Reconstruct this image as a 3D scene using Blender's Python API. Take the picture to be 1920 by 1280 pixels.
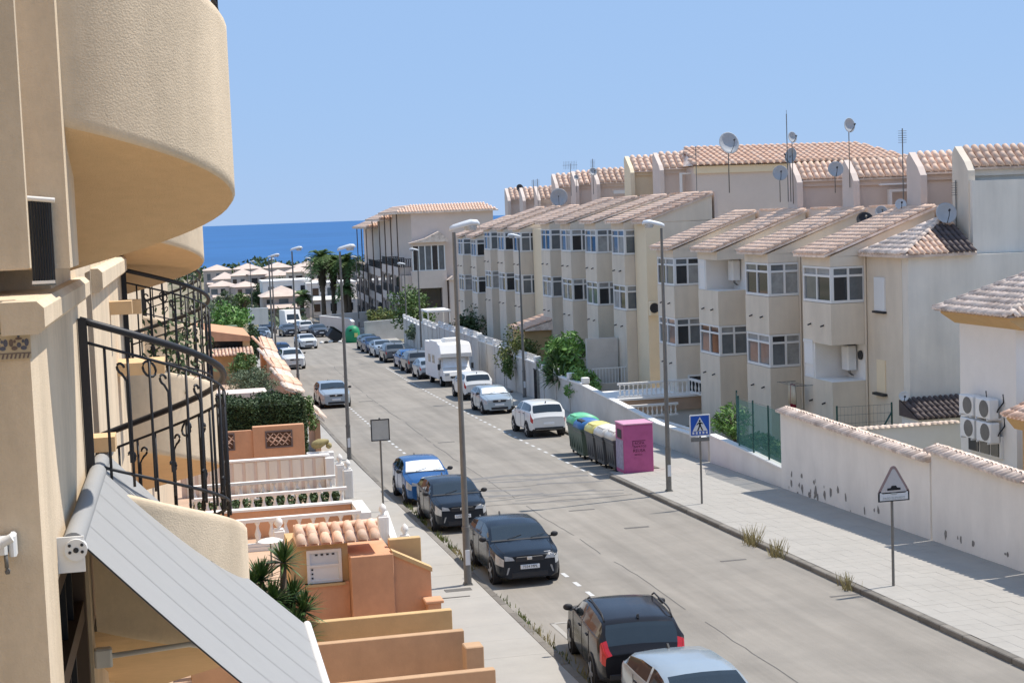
import bpy, math, random
from math import sin, cos, pi, radians, atan2, sqrt, hypot
from mathutils import Vector, Matrix
RN = random.Random(11)
sc = bpy.context.scene
COL = sc.collection
for o in list(bpy.data.objects):
    bpy.data.objects.remove(o)

# ------------------------------------------------------------ camera, sky, sun, exposure
CH, S = 8.8, 0.0262                       # eye height above the street, fall of the street towards the sea
YAW, PIT, ROLL = radians(12.75), radians(4.69), radians(2.15)
fw = Vector((sin(YAW)*cos(PIT), cos(YAW)*cos(PIT), -sin(PIT)))
r0 = Vector((cos(YAW), -sin(YAW), 0)); u0 = r0.cross(fw)
rt = r0*cos(ROLL) - u0*sin(ROLL); up = u0*cos(ROLL) + r0*sin(ROLL)
cam_d = bpy.data.cameras.new('camera'); cam = bpy.data.objects.new('camera', cam_d); COL.objects.link(cam)
cam_d.sensor_width = 36; cam_d.lens = 36*2900/1920; cam_d.clip_start = 0.2; cam_d.clip_end = 200000
M = Matrix((rt, up, -fw)).transposed().to_4x4(); M.translation = Vector((0, 0, CH))
cam.matrix_world = M
sc.camera = cam
SUN_EL, SUN_AZ = radians(62), radians(79)   # azimuth clockwise from +Y (down the street): sun on the right, a little ahead
w = bpy.data.worlds.new('World'); sc.world = w; w.use_nodes = True
nt = w.node_tree; bg = nt.nodes['Background']
sky = nt.nodes.new('ShaderNodeTexSky'); sky.sky_type = 'NISHITA'; sky.sun_disc = False
sky.sun_elevation = SUN_EL; sky.sun_rotation = SUN_AZ; sky.altitude = 30
sky.air_density = 1.0; sky.dust_density = 0.0; sky.ozone_density = 3.0
mixs = nt.nodes.new('ShaderNodeMix'); mixs.data_type = 'RGBA'; mixs.inputs[0].default_value = 0.94
mixs.inputs[7].default_value = (1.52, 2.36, 3.85, 1)       # even summer haze blue over the whole dome
nt.links.new(sky.outputs[0], mixs.inputs[6]); nt.links.new(mixs.outputs[2], bg.inputs['Color'])
bg.inputs['Strength'].default_value = 0.15
sd = bpy.data.lights.new('sun', 'SUN'); sd.energy = 3.6; sd.angle = radians(0.53); sd.color = (1, 0.95, 0.87)
sun = bpy.data.objects.new('sun', sd); COL.objects.link(sun)
sdir = Vector((sin(SUN_AZ)*cos(SUN_EL), cos(SUN_AZ)*cos(SUN_EL), sin(SUN_EL)))
sun.rotation_euler = sdir.to_track_quat('Z', 'Y').to_euler(); sun.location = sdir*60
sc.view_settings.view_transform = 'Standard'; sc.view_settings.look = 'None'
sc.view_settings.gamma = 1; sc.view_settings.use_curve_mapping = False
sc.view_settings.exposure = 0.54
sc.cycles.max_bounces = 6; sc.cycles.diffuse_bounces = 4

# ------------------------------------------------------------ terrain helpers
def g(y):
    if y < 300: return -S*y
    return -S*300 - 0.0185*(y-300)
def drift(y):                              # the street bends a little to the right down the hill
    return 0.0003*(y-55)**2 if y > 55 else 0.0

# ------------------------------------------------------------ materials
def mat(name, col, rough=.85, var=.10, scale=1.5, bump=0.0, bscale=60, metal=0., spec=.35, col2=None, c2=.5, c2s=.6, rnd=0., coat=0., streak=None):
    m = bpy.data.materials.new(name); m.use_nodes = True
    n = m.node_tree; b = n.nodes['Principled BSDF']; L = n.links
    b.inputs['Roughness'].default_value = rough; b.inputs['Metallic'].default_value = metal
    b.inputs['Specular IOR Level'].default_value = spec
    if coat: b.inputs['Coat Weight'].default_value = coat; b.inputs['Coat Roughness'].default_value = .05
    geo = n.nodes.new('ShaderNodeNewGeometry')
    rgb = n.nodes.new('ShaderNodeRGB'); rgb.outputs[0].default_value = (*col, 1)
    out = rgb.outputs[0]
    if col2:
        nz = n.nodes.new('ShaderNodeTexNoise'); nz.inputs['Scale'].default_value = c2s; nz.inputs['Detail'].default_value = 6; nz.inputs['Roughness'].default_value = .65
        L.new(geo.outputs['Position'], nz.inputs['Vector'])
        rp = n.nodes.new('ShaderNodeMapRange'); rp.inputs[1].default_value = c2-.1; rp.inputs[2].default_value = c2+.1
        L.new(nz.outputs[0], rp.inputs[0])
        mx = n.nodes.new('ShaderNodeMix'); mx.data_type = 'RGBA'; mx.inputs[7].default_value = (*col2, 1)
        L.new(rp.outputs[0], mx.inputs[0]); L.new(out, mx.inputs[6]); out = mx.outputs[2]
    if var or rnd:
        nz = n.nodes.new('ShaderNodeTexNoise'); nz.inputs['Scale'].default_value = scale; nz.inputs['Detail'].default_value = 8; nz.inputs['Roughness'].default_value = .7
        L.new(geo.outputs['Position'], nz.inputs['Vector'])
        mr = n.nodes.new('ShaderNodeMapRange'); mr.inputs[1].default_value = .25; mr.inputs[2].default_value = .75
        mr.inputs[3].default_value = 1-var; mr.inputs[4].default_value = 1+var
        L.new(nz.outputs[0], mr.inputs[0]); fac = mr.outputs[0]
        if rnd:
            oi = n.nodes.new('ShaderNodeObjectInfo')
            m2 = n.nodes.new('ShaderNodeMapRange'); m2.inputs[3].default_value = 1-rnd; m2.inputs[4].default_value = 1+rnd
            L.new(oi.outputs['Random'], m2.inputs[0])
            mm = n.nodes.new('ShaderNodeMath'); mm.operation = 'MULTIPLY'; L.new(fac, mm.inputs[0]); L.new(m2.outputs[0], mm.inputs[1]); fac = mm.outputs[0]
        vm = n.nodes.new('ShaderNodeVectorMath'); vm.operation = 'SCALE'
        L.new(out, vm.inputs[0]); L.new(fac, vm.inputs['Scale']); out = vm.outputs[0]
    if streak:                                  # (scale xyz, amount): rain streaks, wheel tracks
        mp = n.nodes.new('ShaderNodeMapping'); mp.inputs['Scale'].default_value = streak[0]
        L.new(geo.outputs['Position'], mp.inputs['Vector'])
        ns = n.nodes.new('ShaderNodeTexNoise'); ns.inputs['Scale'].default_value = 1; ns.inputs['Detail'].default_value = 7; ns.inputs['Roughness'].default_value = .62
        L.new(mp.outputs[0], ns.inputs['Vector'])
        sr_ = n.nodes.new('ShaderNodeMapRange'); sr_.inputs[1].default_value = .33; sr_.inputs[2].default_value = .62; sr_.inputs[3].default_value = 1-streak[1]; sr_.inputs[4].default_value = 1+streak[1]*.35
        L.new(ns.outputs[0], sr_.inputs[0])
        vs_ = n.nodes.new('ShaderNodeVectorMath'); vs_.operation = 'SCALE'; L.new(out, vs_.inputs[0]); L.new(sr_.outputs[0], vs_.inputs['Scale']); out = vs_.outputs[0]
    L.new(out, b.inputs['Base Color'])
    if bump:
        nb = n.nodes.new('ShaderNodeTexNoise'); nb.inputs['Scale'].default_value = bscale; nb.inputs['Detail'].default_value = 5
        L.new(geo.outputs['Position'], nb.inputs['Vector'])
        bp = n.nodes.new('ShaderNodeBump'); bp.inputs['Strength'].default_value = bump; bp.inputs['Distance'].default_value = .02
        L.new(nb.outputs[0], bp.inputs['Height']); L.new(bp.outputs[0], b.inputs['Normal'])
    return m

MT = {}
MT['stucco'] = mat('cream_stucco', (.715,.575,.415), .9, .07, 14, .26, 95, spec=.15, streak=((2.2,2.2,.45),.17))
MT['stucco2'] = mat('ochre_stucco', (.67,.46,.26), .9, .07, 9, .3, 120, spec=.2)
MT['orange'] = mat('orange_render', (.62,.335,.195), .9, .10, 2, .25, 50, spec=.2, streak=((1.6,1.6,.5),.08))
MT['ochre'] = mat('ochre_render', (.49,.32,.195), .9, .10, 2, .25, 50, spec=.2, streak=((1.6,1.6,.5),.08))
MT['streetwall'] = mat('grubby_white_render', (.60,.56,.51), .9, .10, .7, .12, 30, spec=.2, col2=(.52,.48,.43), c2=.56, c2s=.5)
MT['yellow'] = mat('yellow_render', (.57,.39,.20), .9, .10, 2, .25, 50, spec=.2)
MT['tan'] = mat('tan_render', (.73,.635,.515), .9, .05, .8, .15, 40, spec=.2, col2=(.68,.59,.48), c2=.58, c2s=.25, streak=((1.3,1.3,.25),.09))
MT['tan2'] = mat('pale_yellow_render', (.82,.68,.48), .9, .05, .8, .1, 40, spec=.2)
MT['greywall'] = mat('pale_grey_render', (.78,.72,.63), .9, .06, .6, .1, 40, spec=.2, streak=((1.5,1.5,.2),.10), col2=(.71,.67,.61), c2=.6, c2s=.2)
MT['pinkwall'] = mat('pinkish_render', (.70,.58,.50), .9, .06, .8, .1, 40, spec=.2)
MT['white'] = mat('white_paint', (.80,.77,.73), .85, .05, 1.2, .08, 40, spec=.25)
MT['dirtywhite'] = mat('stained_white_wall', (.80,.755,.70), .9, .05, .9, .12, 30, spec=.2, streak=((.9,.9,.35),.07))
MT['whitemetal'] = mat('white_aluminium', (.78,.78,.77), .4, .02, 3, spec=.5)
MT['pvc'] = mat('white_plastic', (.75,.74,.72), .45, .03, 3, spec=.4)
MT['tile'] = mat('terracotta_tile', (.74,.47,.33), .85, .22, 3.0, .2, 30, spec=.15, col2=(.80,.60,.47), c2=.55, c2s=2.2, rnd=.22)
MT['tilepale'] = mat('weathered_tile', (.80,.65,.54), .85, .22, 4.0, .2, 30, spec=.15, col2=(.55,.42,.34), c2=.56, c2s=2.2, rnd=.22)
MT['tileroof'] = mat('pale_roof_tile', (.80,.55,.40), .85, .20, 3.0, .2, 30, spec=.15, col2=(.84,.62,.48), c2=.55, c2s=2.2, rnd=.12)
MT['tilefar'] = mat('far_roof_tile', (.62,.49,.41), .9, .2, .5)
MT['farwall'] = mat('far_house_wall', (.50,.42,.37), .9, .1, .3)
MT['foglamp'] = mat('fog_lamp', (.34,.34,.34), .3, .2, 20)
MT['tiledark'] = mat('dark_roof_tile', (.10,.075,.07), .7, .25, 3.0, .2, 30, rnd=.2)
MT['black'] = mat('black_iron', (.018,.018,.022), .5, .15, 10, spec=.4)
MT['darkplastic'] = mat('dark_plastic', (.03,.03,.033), .6, .1, 5)
MT['rubber'] = mat('tyre_rubber', (.02,.02,.02), .9, .1, 9, spec=.1)
MT['alloy'] = mat('alloy_wheel', (.45,.46,.48), .35, .05, 5, metal=.7)
MT['glass'] = mat('window_glass', (.13,.145,.155), .07, .35, 1.2, spec=.6)
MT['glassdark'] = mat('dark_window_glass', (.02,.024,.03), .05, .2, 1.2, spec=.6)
MT['curtain'] = mat('curtained_glass', (.30,.30,.29), .45, .35, 2.5, spec=.5)
MT['carglass'] = mat('car_glass', (.02,.028,.035), .04, .1, 2, spec=.7)
MT['sunshade'] = mat('silver_sunshade', (.80,.84,.88), .35, .12, 5, spec=.5)
MT['lampglass'] = mat('headlight_glass', (.42,.43,.44), .12, .3, 14, spec=.7)
MT['redlight'] = mat('tail_light_red', (.42,.015,.02), .15, .15, 8, spec=.6)
MT['chrome'] = mat('chrome', (.6,.6,.62), .18, 0, 1, metal=1)
MT['plate'] = mat('number_plate', (.72,.73,.74), .5, .04, 9)
MT['ink'] = mat('black_ink', (.012,.012,.014), .7, 0)
MT['steel'] = mat('galvanised_steel', (.17,.165,.155), .55, .2, 3, metal=.2)
MT['lamphead'] = mat('lamp_head_white', (.66,.68,.70), .4, .06, 3)
MT['asphalt'] = mat('worn_asphalt', (.285,.257,.222), .92, .13, .45, .35, 35, spec=.15, col2=(.25,.227,.198), c2=.55, c2s=.18, streak=((1.5,.06,1),.16))
MT['crack'] = mat('asphalt_crack', (.13,.12,.11), .95, .2, 4)
MT['bitumen'] = mat('dark_tyre_marks', (.19,.18,.17), .95, .2, 2)
MT['paint'] = mat('road_paint_white', (.55,.54,.52), .8, .25, 4)
MT['paving'] = mat('pale_paving', (.375,.35,.315), .9, .10, 1.0, .2, 30, spec=.15, col2=(.365,.34,.305), c2=.58, c2s=.5)
MT['kerb'] = mat('kerb_stone', (.20,.18,.155), .9, .2, 3, .3, 30, rnd=.15, spec=.15)
MT['ground'] = mat('dry_sandy_ground', (.30,.25,.18), .95, .2, .3, .3, 10, spec=.1, col2=(.16,.16,.085), c2=.52, c2s=.05)
MT['leaf'] = mat('green_leaves', (.095,.155,.042), .6, .45, 1.6, spec=.3, col2=(.10,.15,.04), c2=.52, c2s=1.2)
MT['leafyel'] = mat('yellowish_leaves', (.19,.20,.05), .6, .4, 1.6, spec=.3, col2=(.07,.10,.03), c2=.5, c2s=1.5)
MT['leafdark'] = mat('dark_leaves', (.05,.082,.03), .6, .45, 2, spec=.3, col2=(.06,.09,.03), c2=.55, c2s=1.2)
MT['leafbright'] = mat('bright_green_leaves', (.17,.31,.07), .55, .35, 1.6, spec=.35, col2=(.09,.18,.045), c2=.55, c2s=1.4)
MT['leafgrey'] = mat('grey_green_leaves', (.15,.185,.11), .7, .35, 2, spec=.2)
MT['yucca'] = mat('yucca_blades', (.04,.085,.022), .5, .4, 5, spec=.4, col2=(.08,.14,.035), c2=.55, c2s=4)
MT['straw'] = mat('dry_grass', (.34,.28,.13), .8, .3, 5)
MT['bark'] = mat('bark', (.13,.095,.065), .95, .3, 5, .5, 20)
MT['sea'] = mat('sea_water', (.032,.118,.285), .55, .2, .0035, spec=.12)
MT['awning'] = mat('grey_awning_fabric', (.31,.308,.305), .8, .03, 6, .1, 90, spec=.2)
MT['brown'] = mat('brown_aluminium', (.10,.065,.045), .5, .1, 5)
MT['mesh'] = mat('green_windbreak_mesh', (.09,.26,.23), .8, .15, 4)
MT['greenpost'] = mat('dark_green_metal', (.02,.07,.06), .5, .1, 5)
MT['pink'] = mat('pink_painted_steel', (.45,.10,.245), .5, .08, 3, spec=.3, col2=(.39,.085,.21), c2=.6, c2s=2)
MT['bingreen'] = mat('grey_green_bin_plastic', (.10,.14,.11), .55, .1, 3)
MT['bingrey'] = mat('dark_grey_bin_plastic', (.10,.105,.11), .55, .1, 3)
MT['lidgreen'] = mat('green_bin_lid', (.16,.55,.31), .45, .1, 3)
MT['lidblue'] = mat('blue_bin_lid', (.06,.18,.42), .45, .1, 3)
MT['lidyellow'] = mat('yellow_bin_lid', (.76,.68,.24), .45, .1, 3)
MT['lidwhite'] = mat('off_white_bin_lid', (.74,.70,.64), .5, .08, 3)
MT['igloo'] = mat('igloo_bin_green', (.02,.25,.11), .5, .12, 3)
MT['signblue'] = mat('road_sign_blue', (.01,.075,.38), .4, .04, 6)
MT['signwhite'] = mat('road_sign_white', (.62,.62,.62), .4, .04, 6)
MT['signred'] = mat('faded_sign_red', (.27,.19,.18), .5, .05, 6)
MT['signback'] = mat('bare_sign_back', (.40,.41,.39), .5, .1, 5, metal=.1)
MT['dishgrey'] = mat('dish_grey', (.40,.41,.42), .5, .08, 5)
MT['dishdark'] = mat('dish_dark', (.03,.03,.035), .5, .1, 5)
MT['towelblue'] = mat('blue_cloth', (.03,.16,.60), .9, .1, 8)
MT['clothred'] = mat('dark_red_cloth', (.25,.02,.04), .9, .15, 8)
MT['clothcream'] = mat('cream_cloth', (.55,.48,.36), .9, .1, 8)
MT['frieze1'] = mat('frieze_cream', (.50,.42,.30), .4, .1, 20)
MT['frieze2'] = mat('frieze_brown', (.16,.12,.11), .4, .2, 40)
MT['frieze3'] = mat('frieze_blue', (.10,.11,.16), .4, .2, 40)
MT['earth'] = mat('garden_floor_tiles', (.50,.35,.25), .9, .15, 1.5)
PAINT = dict(black=(.012,.017,.026), navy=(.02,.045,.11), blue=(.03,.11,.29), silver=(.34,.39,.44), white=(.64,.64,.63),
             icewhite=(.66,.655,.64), grey=(.17,.18,.19), darkgrey=(.06,.07,.085), palesilver=(.34,.40,.45), green=(.02,.05,.05), volvo=(.014,.014,.017))
for k, c in PAINT.items():
    MT['p_'+k] = mat('car_paint_'+k, c, .17, .02, 3, spec=.26 if k in ('black','volvo','navy','darkgrey') else .3, coat=0 if k in ('black','volvo','navy','darkgrey') else .2, metal=.25 if k in ('silver','palesilver','grey','blue') else 0)

# ------------------------------------------------------------ mesh building
class MB:
    def __init__(s): s.v=[]; s.f=[]; s.m=[]; s.s=[]
    def add(s, vs, fs, mi=0, sm=False):
        n=len(s.v); s.v.extend(tuple(v) for v in vs)
        for f in fs: s.f.append(tuple(i+n for i in f)); s.m.append(mi); s.s.append(sm)
        return s
    def box(s, x0,x1,y0,y1,z0,z1, mi=0):
        return s.add([(x0,y0,z0),(x1,y0,z0),(x1,y1,z0),(x0,y1,z0),(x0,y0,z1),(x1,y0,z1),(x1,y1,z1),(x0,y1,z1)],
              [(0,3,2,1),(4,5,6,7),(0,1,5,4),(1,2,6,5),(2,3,7,6),(3,0,4,7)], mi)
    def cbox(s, x0,x1,y0,y1,z0,z1,b=.01,mi=0):             # box with chamfered vertical and top edges
        P=[(x0+b,y0),(x1-b,y0),(x1,y0+b),(x1,y1-b),(x1-b,y1),(x0+b,y1),(x0,y1-b),(x0,y0+b)]
        def ins(p,d): return (min(max(p[0],x0+d),x1-d),min(max(p[1],y0+d),y1-d))
        vs=[(p[0],p[1],z0) for p in P]+[(p[0],p[1],z1-b) for p in P]+[(*ins(p,b),z1) for p in P]
        fs=[tuple(reversed(range(8))),tuple(range(16,24))]
        for k in (0,8):
            for i in range(8): fs.append((k+i,k+(i+1)%8,k+8+(i+1)%8,k+8+i))
        return s.add(vs,fs,mi)
    def prism(s, poly, a0, a1, ax='y', mi=0, sm=False):    # poly in the plane across axis ax
        def P(p,a):
            return {'y':(p[0],a,p[1]),'x':(a,p[0],p[1]),'z':(p[0],p[1],a)}[ax]
        n=len(poly)
        vs=[P(p,a0) for p in poly]+[P(p,a1) for p in poly]
        fs=[tuple(range(n)),tuple(range(2*n-1,n-1,-1))]+[(i,i+n,(i+1)%n+n,(i+1)%n) for i in range(n)]
        return s.add(vs,fs,mi,sm)
    def cyl(s, p0,p1,r0,r1=None,n=10,mi=0,caps=True,sm=True):
        r1=r0 if r1 is None else r1
        p0=Vector(p0);p1=Vector(p1);d=(p1-p0).normalized()
        a=d.orthogonal().normalized();b=d.cross(a)
        vs=[]
        for p,r in((p0,r0),(p1,r1)):
            for i in range(n):
                t=2*pi*i/n; vs.append(p+a*(r*cos(t))+b*(r*sin(t)))
        s.add(vs,[(i,(i+1)%n,(i+1)%n+n,i+n) for i in range(n)],mi,sm)
        if caps: s.add(vs,[tuple(range(n-1,-1,-1)),tuple(range(n,2*n))],mi)
        return s
    def tube(s, pts, r, n=6, mi=0):
        pts=[Vector(p) for p in pts]; ref=Vector((0.013,0.021,1)).normalized(); rings=[]
        vs=[]
        for i,p in enumerate(pts):
            d=(pts[min(i+1,len(pts)-1)]-pts[max(i-1,0)]).normalized()
            rf=ref if abs(d.dot(ref))<.95 else Vector((1,0,0))
            a=d.cross(rf).normalized(); b=d.cross(a)
            rr=r[i] if isinstance(r,(list,tuple)) else r
            for k in range(n):
                t=2*pi*k/n; vs.append(p+a*(rr*cos(t))+b*(rr*sin(t)))
        fs=[]
        for i in range(len(pts)-1):
            for k in range(n): fs.append((i*n+k,i*n+(k+1)%n,(i+1)*n+(k+1)%n,(i+1)*n+k))
        fs+= [tuple(range(n-1,-1,-1)),tuple((len(pts)-1)*n+k for k in range(n))]
        return s.add(vs,fs,mi,True)
    def lathe(s, prof, o=(0,0,0), n=10, mi=0, sm=True, M4=None):
        vs=[];m=len(prof)
        for r,z in prof:
            for i in range(n):
                t=2*pi*i/n; p=Vector((r*cos(t),r*sin(t),z))
                if M4: p=M4@p
                vs.append((p[0]+o[0],p[1]+o[1],p[2]+o[2]))
        fs=[(j*n+i,j*n+(i+1)%n,(j+1)*n+(i+1)%n,(j+1)*n+i) for j in range(m-1) for i in range(n)]
        s.add(vs,fs,mi,sm)
        return s.add(vs,[tuple(range(n-1,-1,-1)),tuple(range((m-1)*n,m*n))],mi)
    def quad(s,a,b,c,d,mi=0): return s.add([a,b,c,d],[(0,1,2,3)],mi)
    def mesh(s,name,mats,off=None):
        me=bpy.data.meshes.new(name)
        vs=s.v if off is None else [(v[0]-off[0],v[1]-off[1],v[2]-off[2]) for v in s.v]
        me.from_pydata(vs,[],s.f)
        for m in mats: me.materials.append(MT[m] if isinstance(m,str) else m)
        me.polygons.foreach_set('material_index',s.m); me.polygons.foreach_set('use_smooth',s.s)
        me.update(); return me

def tag(o,label=None,cat=None,group=None,kind=None):
    if label: o['label']=label
    if cat: o['category']=cat
    if group: o['group']=group
    if kind: o['kind']=kind
    return o
def link(o,parent=None):
    COL.objects.link(o)
    if parent: o.parent=parent
    return o
def thing(name,label,cat,loc=(0,0,0),rz=0,group=None):
    o=bpy.data.objects.new(name,None); o.empty_display_size=.3; o.location=loc; o.rotation_euler=(0,0,rz); link(o)
    o['org']=[float(c) for c in loc]
    return tag(o,label,cat,group)
def root_of(p):
    while p.parent: p=p.parent
    return p
def part(name,mb,mats,parent,label=None,local=False,kind=None):
    """a child mesh; its shape is given in world coordinates unless local"""
    off=None
    if not local:
        off=root_of(parent).get('org')
    o=bpy.data.objects.new(name,mb.mesh(name,mats if isinstance(mats,(list,tuple)) else [mats],off)); link(o,parent)
    return tag(o,label,None,None,kind)
def solo(name,mb,mats,label=None,cat=None,group=None,kind=None):
    xs=[v[0] for v in mb.v];ys=[v[1] for v in mb.v];zs=[v[2] for v in mb.v]
    off=((min(xs)+max(xs))/2,(min(ys)+max(ys))/2,min(zs))
    o=bpy.data.objects.new(name,mb.mesh(name,mats if isinstance(mats,(list,tuple)) else [mats],off)); o.location=off; link(o)
    o['org']=[float(c) for c in off]
    return tag(o,label,cat,group,kind)
def piece(name,me,parent,loc,rot=None,kind=None):
    o=bpy.data.objects.new(name,me); off=root_of(parent).get('org',(0,0,0))
    o.location=(loc[0]-off[0],loc[1]-off[1],loc[2]-off[2])
    if rot is not None:
        if isinstance(rot,Matrix): o.rotation_euler=rot.to_euler()
        else: o.rotation_euler=rot
    link(o,parent); return o
def copy_tree(o,parent=None):
    c=o.copy(); COL.objects.link(c)
    if parent: c.parent=parent
    for ch in list(o.children): copy_tree(ch,c)
    return c
def text_mb(mb,txt,M4,size,mi=0,depth=.004,align='CENTER'):
    cu=bpy.data.curves.new('lettering','FONT'); cu.body=txt; cu.size=size; cu.extrude=depth/2; cu.align_x=align; cu.align_y='CENTER'; cu.resolution_u=2
    ob=bpy.data.objects.new('lettering',cu)
    me=ob.to_mesh()
    vs=[M4@v.co for v in me.vertices]; fs=[tuple(p.vertices) for p in me.polygons]
    ob.to_mesh_clear(); mb.add(vs,fs,mi); bpy.data.objects.remove(ob); bpy.data.curves.remove(cu)

# ------------------------------------------------------------ ground, sea, street
YS=[-60,0,20,30,40,50,55,60,70,80,90,100,110,120,130,140,150,160,180,200,220,240,260,280,300,340,400,500,600,800,1000,1200,1450]
mb=MB(); xs=[-900,-200,-20,60,300,1400]
for y in YS:
    for x in xs: mb.v.append((x,y,g(y)-.06))
n=len(xs)
for i in range(len(YS)-1):
    for j in range(n-1): mb.f.append((i*n+j,i*n+j+1,(i+1)*n+j+1,(i+1)*n+j)); mb.m.append(0); mb.s.append(False)
solo('ground',mb,'ground',kind='structure')
mb=MB(); mb.quad((-60000,1250,-26.2),(60000,1250,-26.2),(90000,95000,-26.2),(-90000,95000,-26.2))
solo('sea',mb,'sea',kind='structure')

KL, KR = 8.0, 16.55          # kerb lines left and right
def strip(mb,xa,xb,ya,yb,dz,step=4,mi=0,dr=True,thick=None):
    n=max(1,int((yb-ya)/step)); P=[]
    for i in range(n+1):
        y=ya+(yb-ya)*i/n; d=drift(y) if dr else 0
        P.append((xa+d,xb+d,y,g(y)+dz))
    for a,b in zip(P,P[1:]):
        mb.quad((a[0],a[2],a[3]),(a[1],a[2],a[3]),(b[1],b[2],b[3]),(b[0],b[2],b[3]),mi)
        if thick:
            mb.quad((b[0],b[2],b[3]),(b[0],b[2],b[3]-thick),(a[0],a[2],a[3]-thick),(a[0],a[2],a[3]),mi)
            mb.quad((a[1],a[2],a[3]),(a[1],a[2],a[3]-thick),(b[1],b[2],b[3]-thick),(b[1],b[2],b[3]),mi)
    a=P[0]
    if thick: mb.quad((a[0],a[2],a[3]-thick),(a[1],a[2],a[3]-thick),(a[1],a[2],a[3]),(a[0],a[2],a[3]),mi)
mb=MB(); strip(mb,7.5,20.6,-10,290,0.0)
road=solo('road',mb,'asphalt',kind='structure')
# painted dashes, cracks, tyre marks, patches
mb=MB()
def dash(x,y,l=.55,wd=.12):
    d=drift(y); mb.quad((x+d-wd/2,y,g(y)+.006),(x+d+wd/2,y,g(y)+.006),(x+d+wd/2,y+l,g(y+l)+.006),(x+d-wd/2,y+l,g(y+l)+.006))
y=20.
while y<112:
    if not (51<y<57): dash(10.35,y)
    y+=1.25
y=58.
while y<125: dash(16.2,y); y+=1.25
solo('parking_line',mb,'paint','faded white dashes marking the parking bays on the street','road marking',kind='structure')
mb=MB()
def ribbon(pts,wd,dz=.005):
    for a,b in zip(pts,pts[1:]):
        if wd<.045 and sin(a[1]*1.7)+sin(a[1]*.63+a[0])>.9: continue
        dx,dy=b[0]-a[0],b[1]-a[1]; l=hypot(dx,dy); nx,ny=-dy/l*wd/2,dx/l*wd/2
        mb.quad((a[0]-nx,a[1]-ny,g(a[1])+dz),(a[0]+nx,a[1]+ny,g(a[1])+dz),(b[0]+nx,b[1]+ny,g(b[1])+dz),(b[0]-nx,b[1]-ny,g(b[1])+dz))
def wander(x0,y0,x1,y1,n,amp,seed):
    r=random.Random(seed); P=[]; o=0
    for i in range(n+1):
        t=i/n; o+=r.uniform(-amp,amp); o*=.9
        P.append((x0+(x1-x0)*t+o+drift(y0+(y1-y0)*t),y0+(y1-y0)*t+r.uniform(-.1,.1)))
    return P
ribbon(wander(11.9,20,12.1,64,70,.05,3),.026)
ribbon(wander(12.1,64,12.3,130,70,.05,4),.04)
ribbon([(8.1+i*.35,52.6+.12*sin(i*.9)) for i in range(24)],.06)
ribbon([(8.2+i*.35,54.3+.15*sin(i*1.1)) for i in range(18)],.05)
ribbon([(9+i*.35,56.6+.1*sin(i)) for i in range(19)],.05)
solo('road_crack',mb,'crack',kind='structure')
mb=MB()
rr=random.Random(5)
for i in range(16):
    x=rr.uniform(11.0,15.8); y=rr.uniform(52.5,60)
    P=[(x+k*.5,y-k*.02+.2*sin(k*.8+i)) for k in range(-4,5)]
    ribbon([p for p in P if p[0]<16.3],rr.uniform(.10,.3),.0042+.0001*i)
solo('tyre_mark',mb,'bitumen',kind='structure')
mb=MB()                                              # drain covers and a square trench patch
for x,y,a,b in ((15.2,40.2,.75,.12),(13.6,50.3,.9,.14),(14.3,46.3,.8,.18),(16.15,35.0,.8,.1),(12.9,72,.8,.2),(12.2,96,.9,.3)):
    mb.box(x-a/2,x+a/2,y-b/2,y+b/2,g(y)-.01,g(y)+.007)
solo('drain_cover',mb,'crack',kind='structure')
mb=MB(); y0,y1=33.4,35.1
for a,b,c,d in ((8.6,10.2,y0,y0+.12),(8.6,8.72,y0,y1),(10.1,10.22,y0,y1),(8.6,10.2,y1-.12,y1)):
    mb.quad((a,c,g(c)+.009),(b,c,g(c)+.009),(b,d,g(d)+.009),(a,d,g(d)+.009))
solo('trench_patch',mb,'paving',kind='structure')

# pavements with kerb stones and paving tiles
KH=.13
def kerb_row(parent,x0,x1,ya,yb,L=1.0,nmax=200):
    me=MB().cbox(x0,x1,0,L-.015,-.15,KH,.02).mesh('kerb_stone',['kerb'])
    y=ya;k=0
    while y<yb and k<nmax:
        piece('kerb_stone',me,parent,(drift(y),y,g(y)+RN.uniform(-.006,.006)),(-S,0,-.0006*(y-55) if y>55 else 0)); y+=L;k+=1
mb=MB(); strip(mb,16.75,21.2,-5,57.4,KH-.03,thick=.3); strip(mb,18.9,21.3,57.4,200,KH-.03,thick=.3)
pav=solo('pavement',mb,'paving','pale paved pavement on the right under the white wall',kind='structure')
kerb_row(pav,16.55,16.75,14,57,1.0,60); kerb_row(pav,18.7,18.9,58,140,1.0,90)
mb=MB()
def pave(mb,xa,xb,ya,yb,a,b,seed):
    r=random.Random(seed); j=0; y=ya
    while y<yb:
        x=xa
        while x<xb-.05:
            x2=min(x+a,xb); h=KH+r.uniform(-.0025,.0025); e=.0028
            mb.add([(x+e,y+e,g(y)+h),(x2-e,y+e,g(y)+h),(x2-e,y+b-e,g(y+b)+h),(x+e,y+b-e,g(y+b)+h),
                    (x,y,g(y)+h-.006),(x2,y,g(y)+h-.006),(x2,y+b,g(y+b)+h-.006),(x,y+b,g(y+b)+h-.006)],
                   [(0,1,2,3),(4,5,1,0),(5,6,2,1),(6,7,3,2),(7,4,0,3)])
            x+=a
        y+=b;j+=1
pave(mb,16.75,21.1,20,57.35,.40,.40,1)
part('paving_tile',mb,'paving',pav,kind='stuff')
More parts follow.
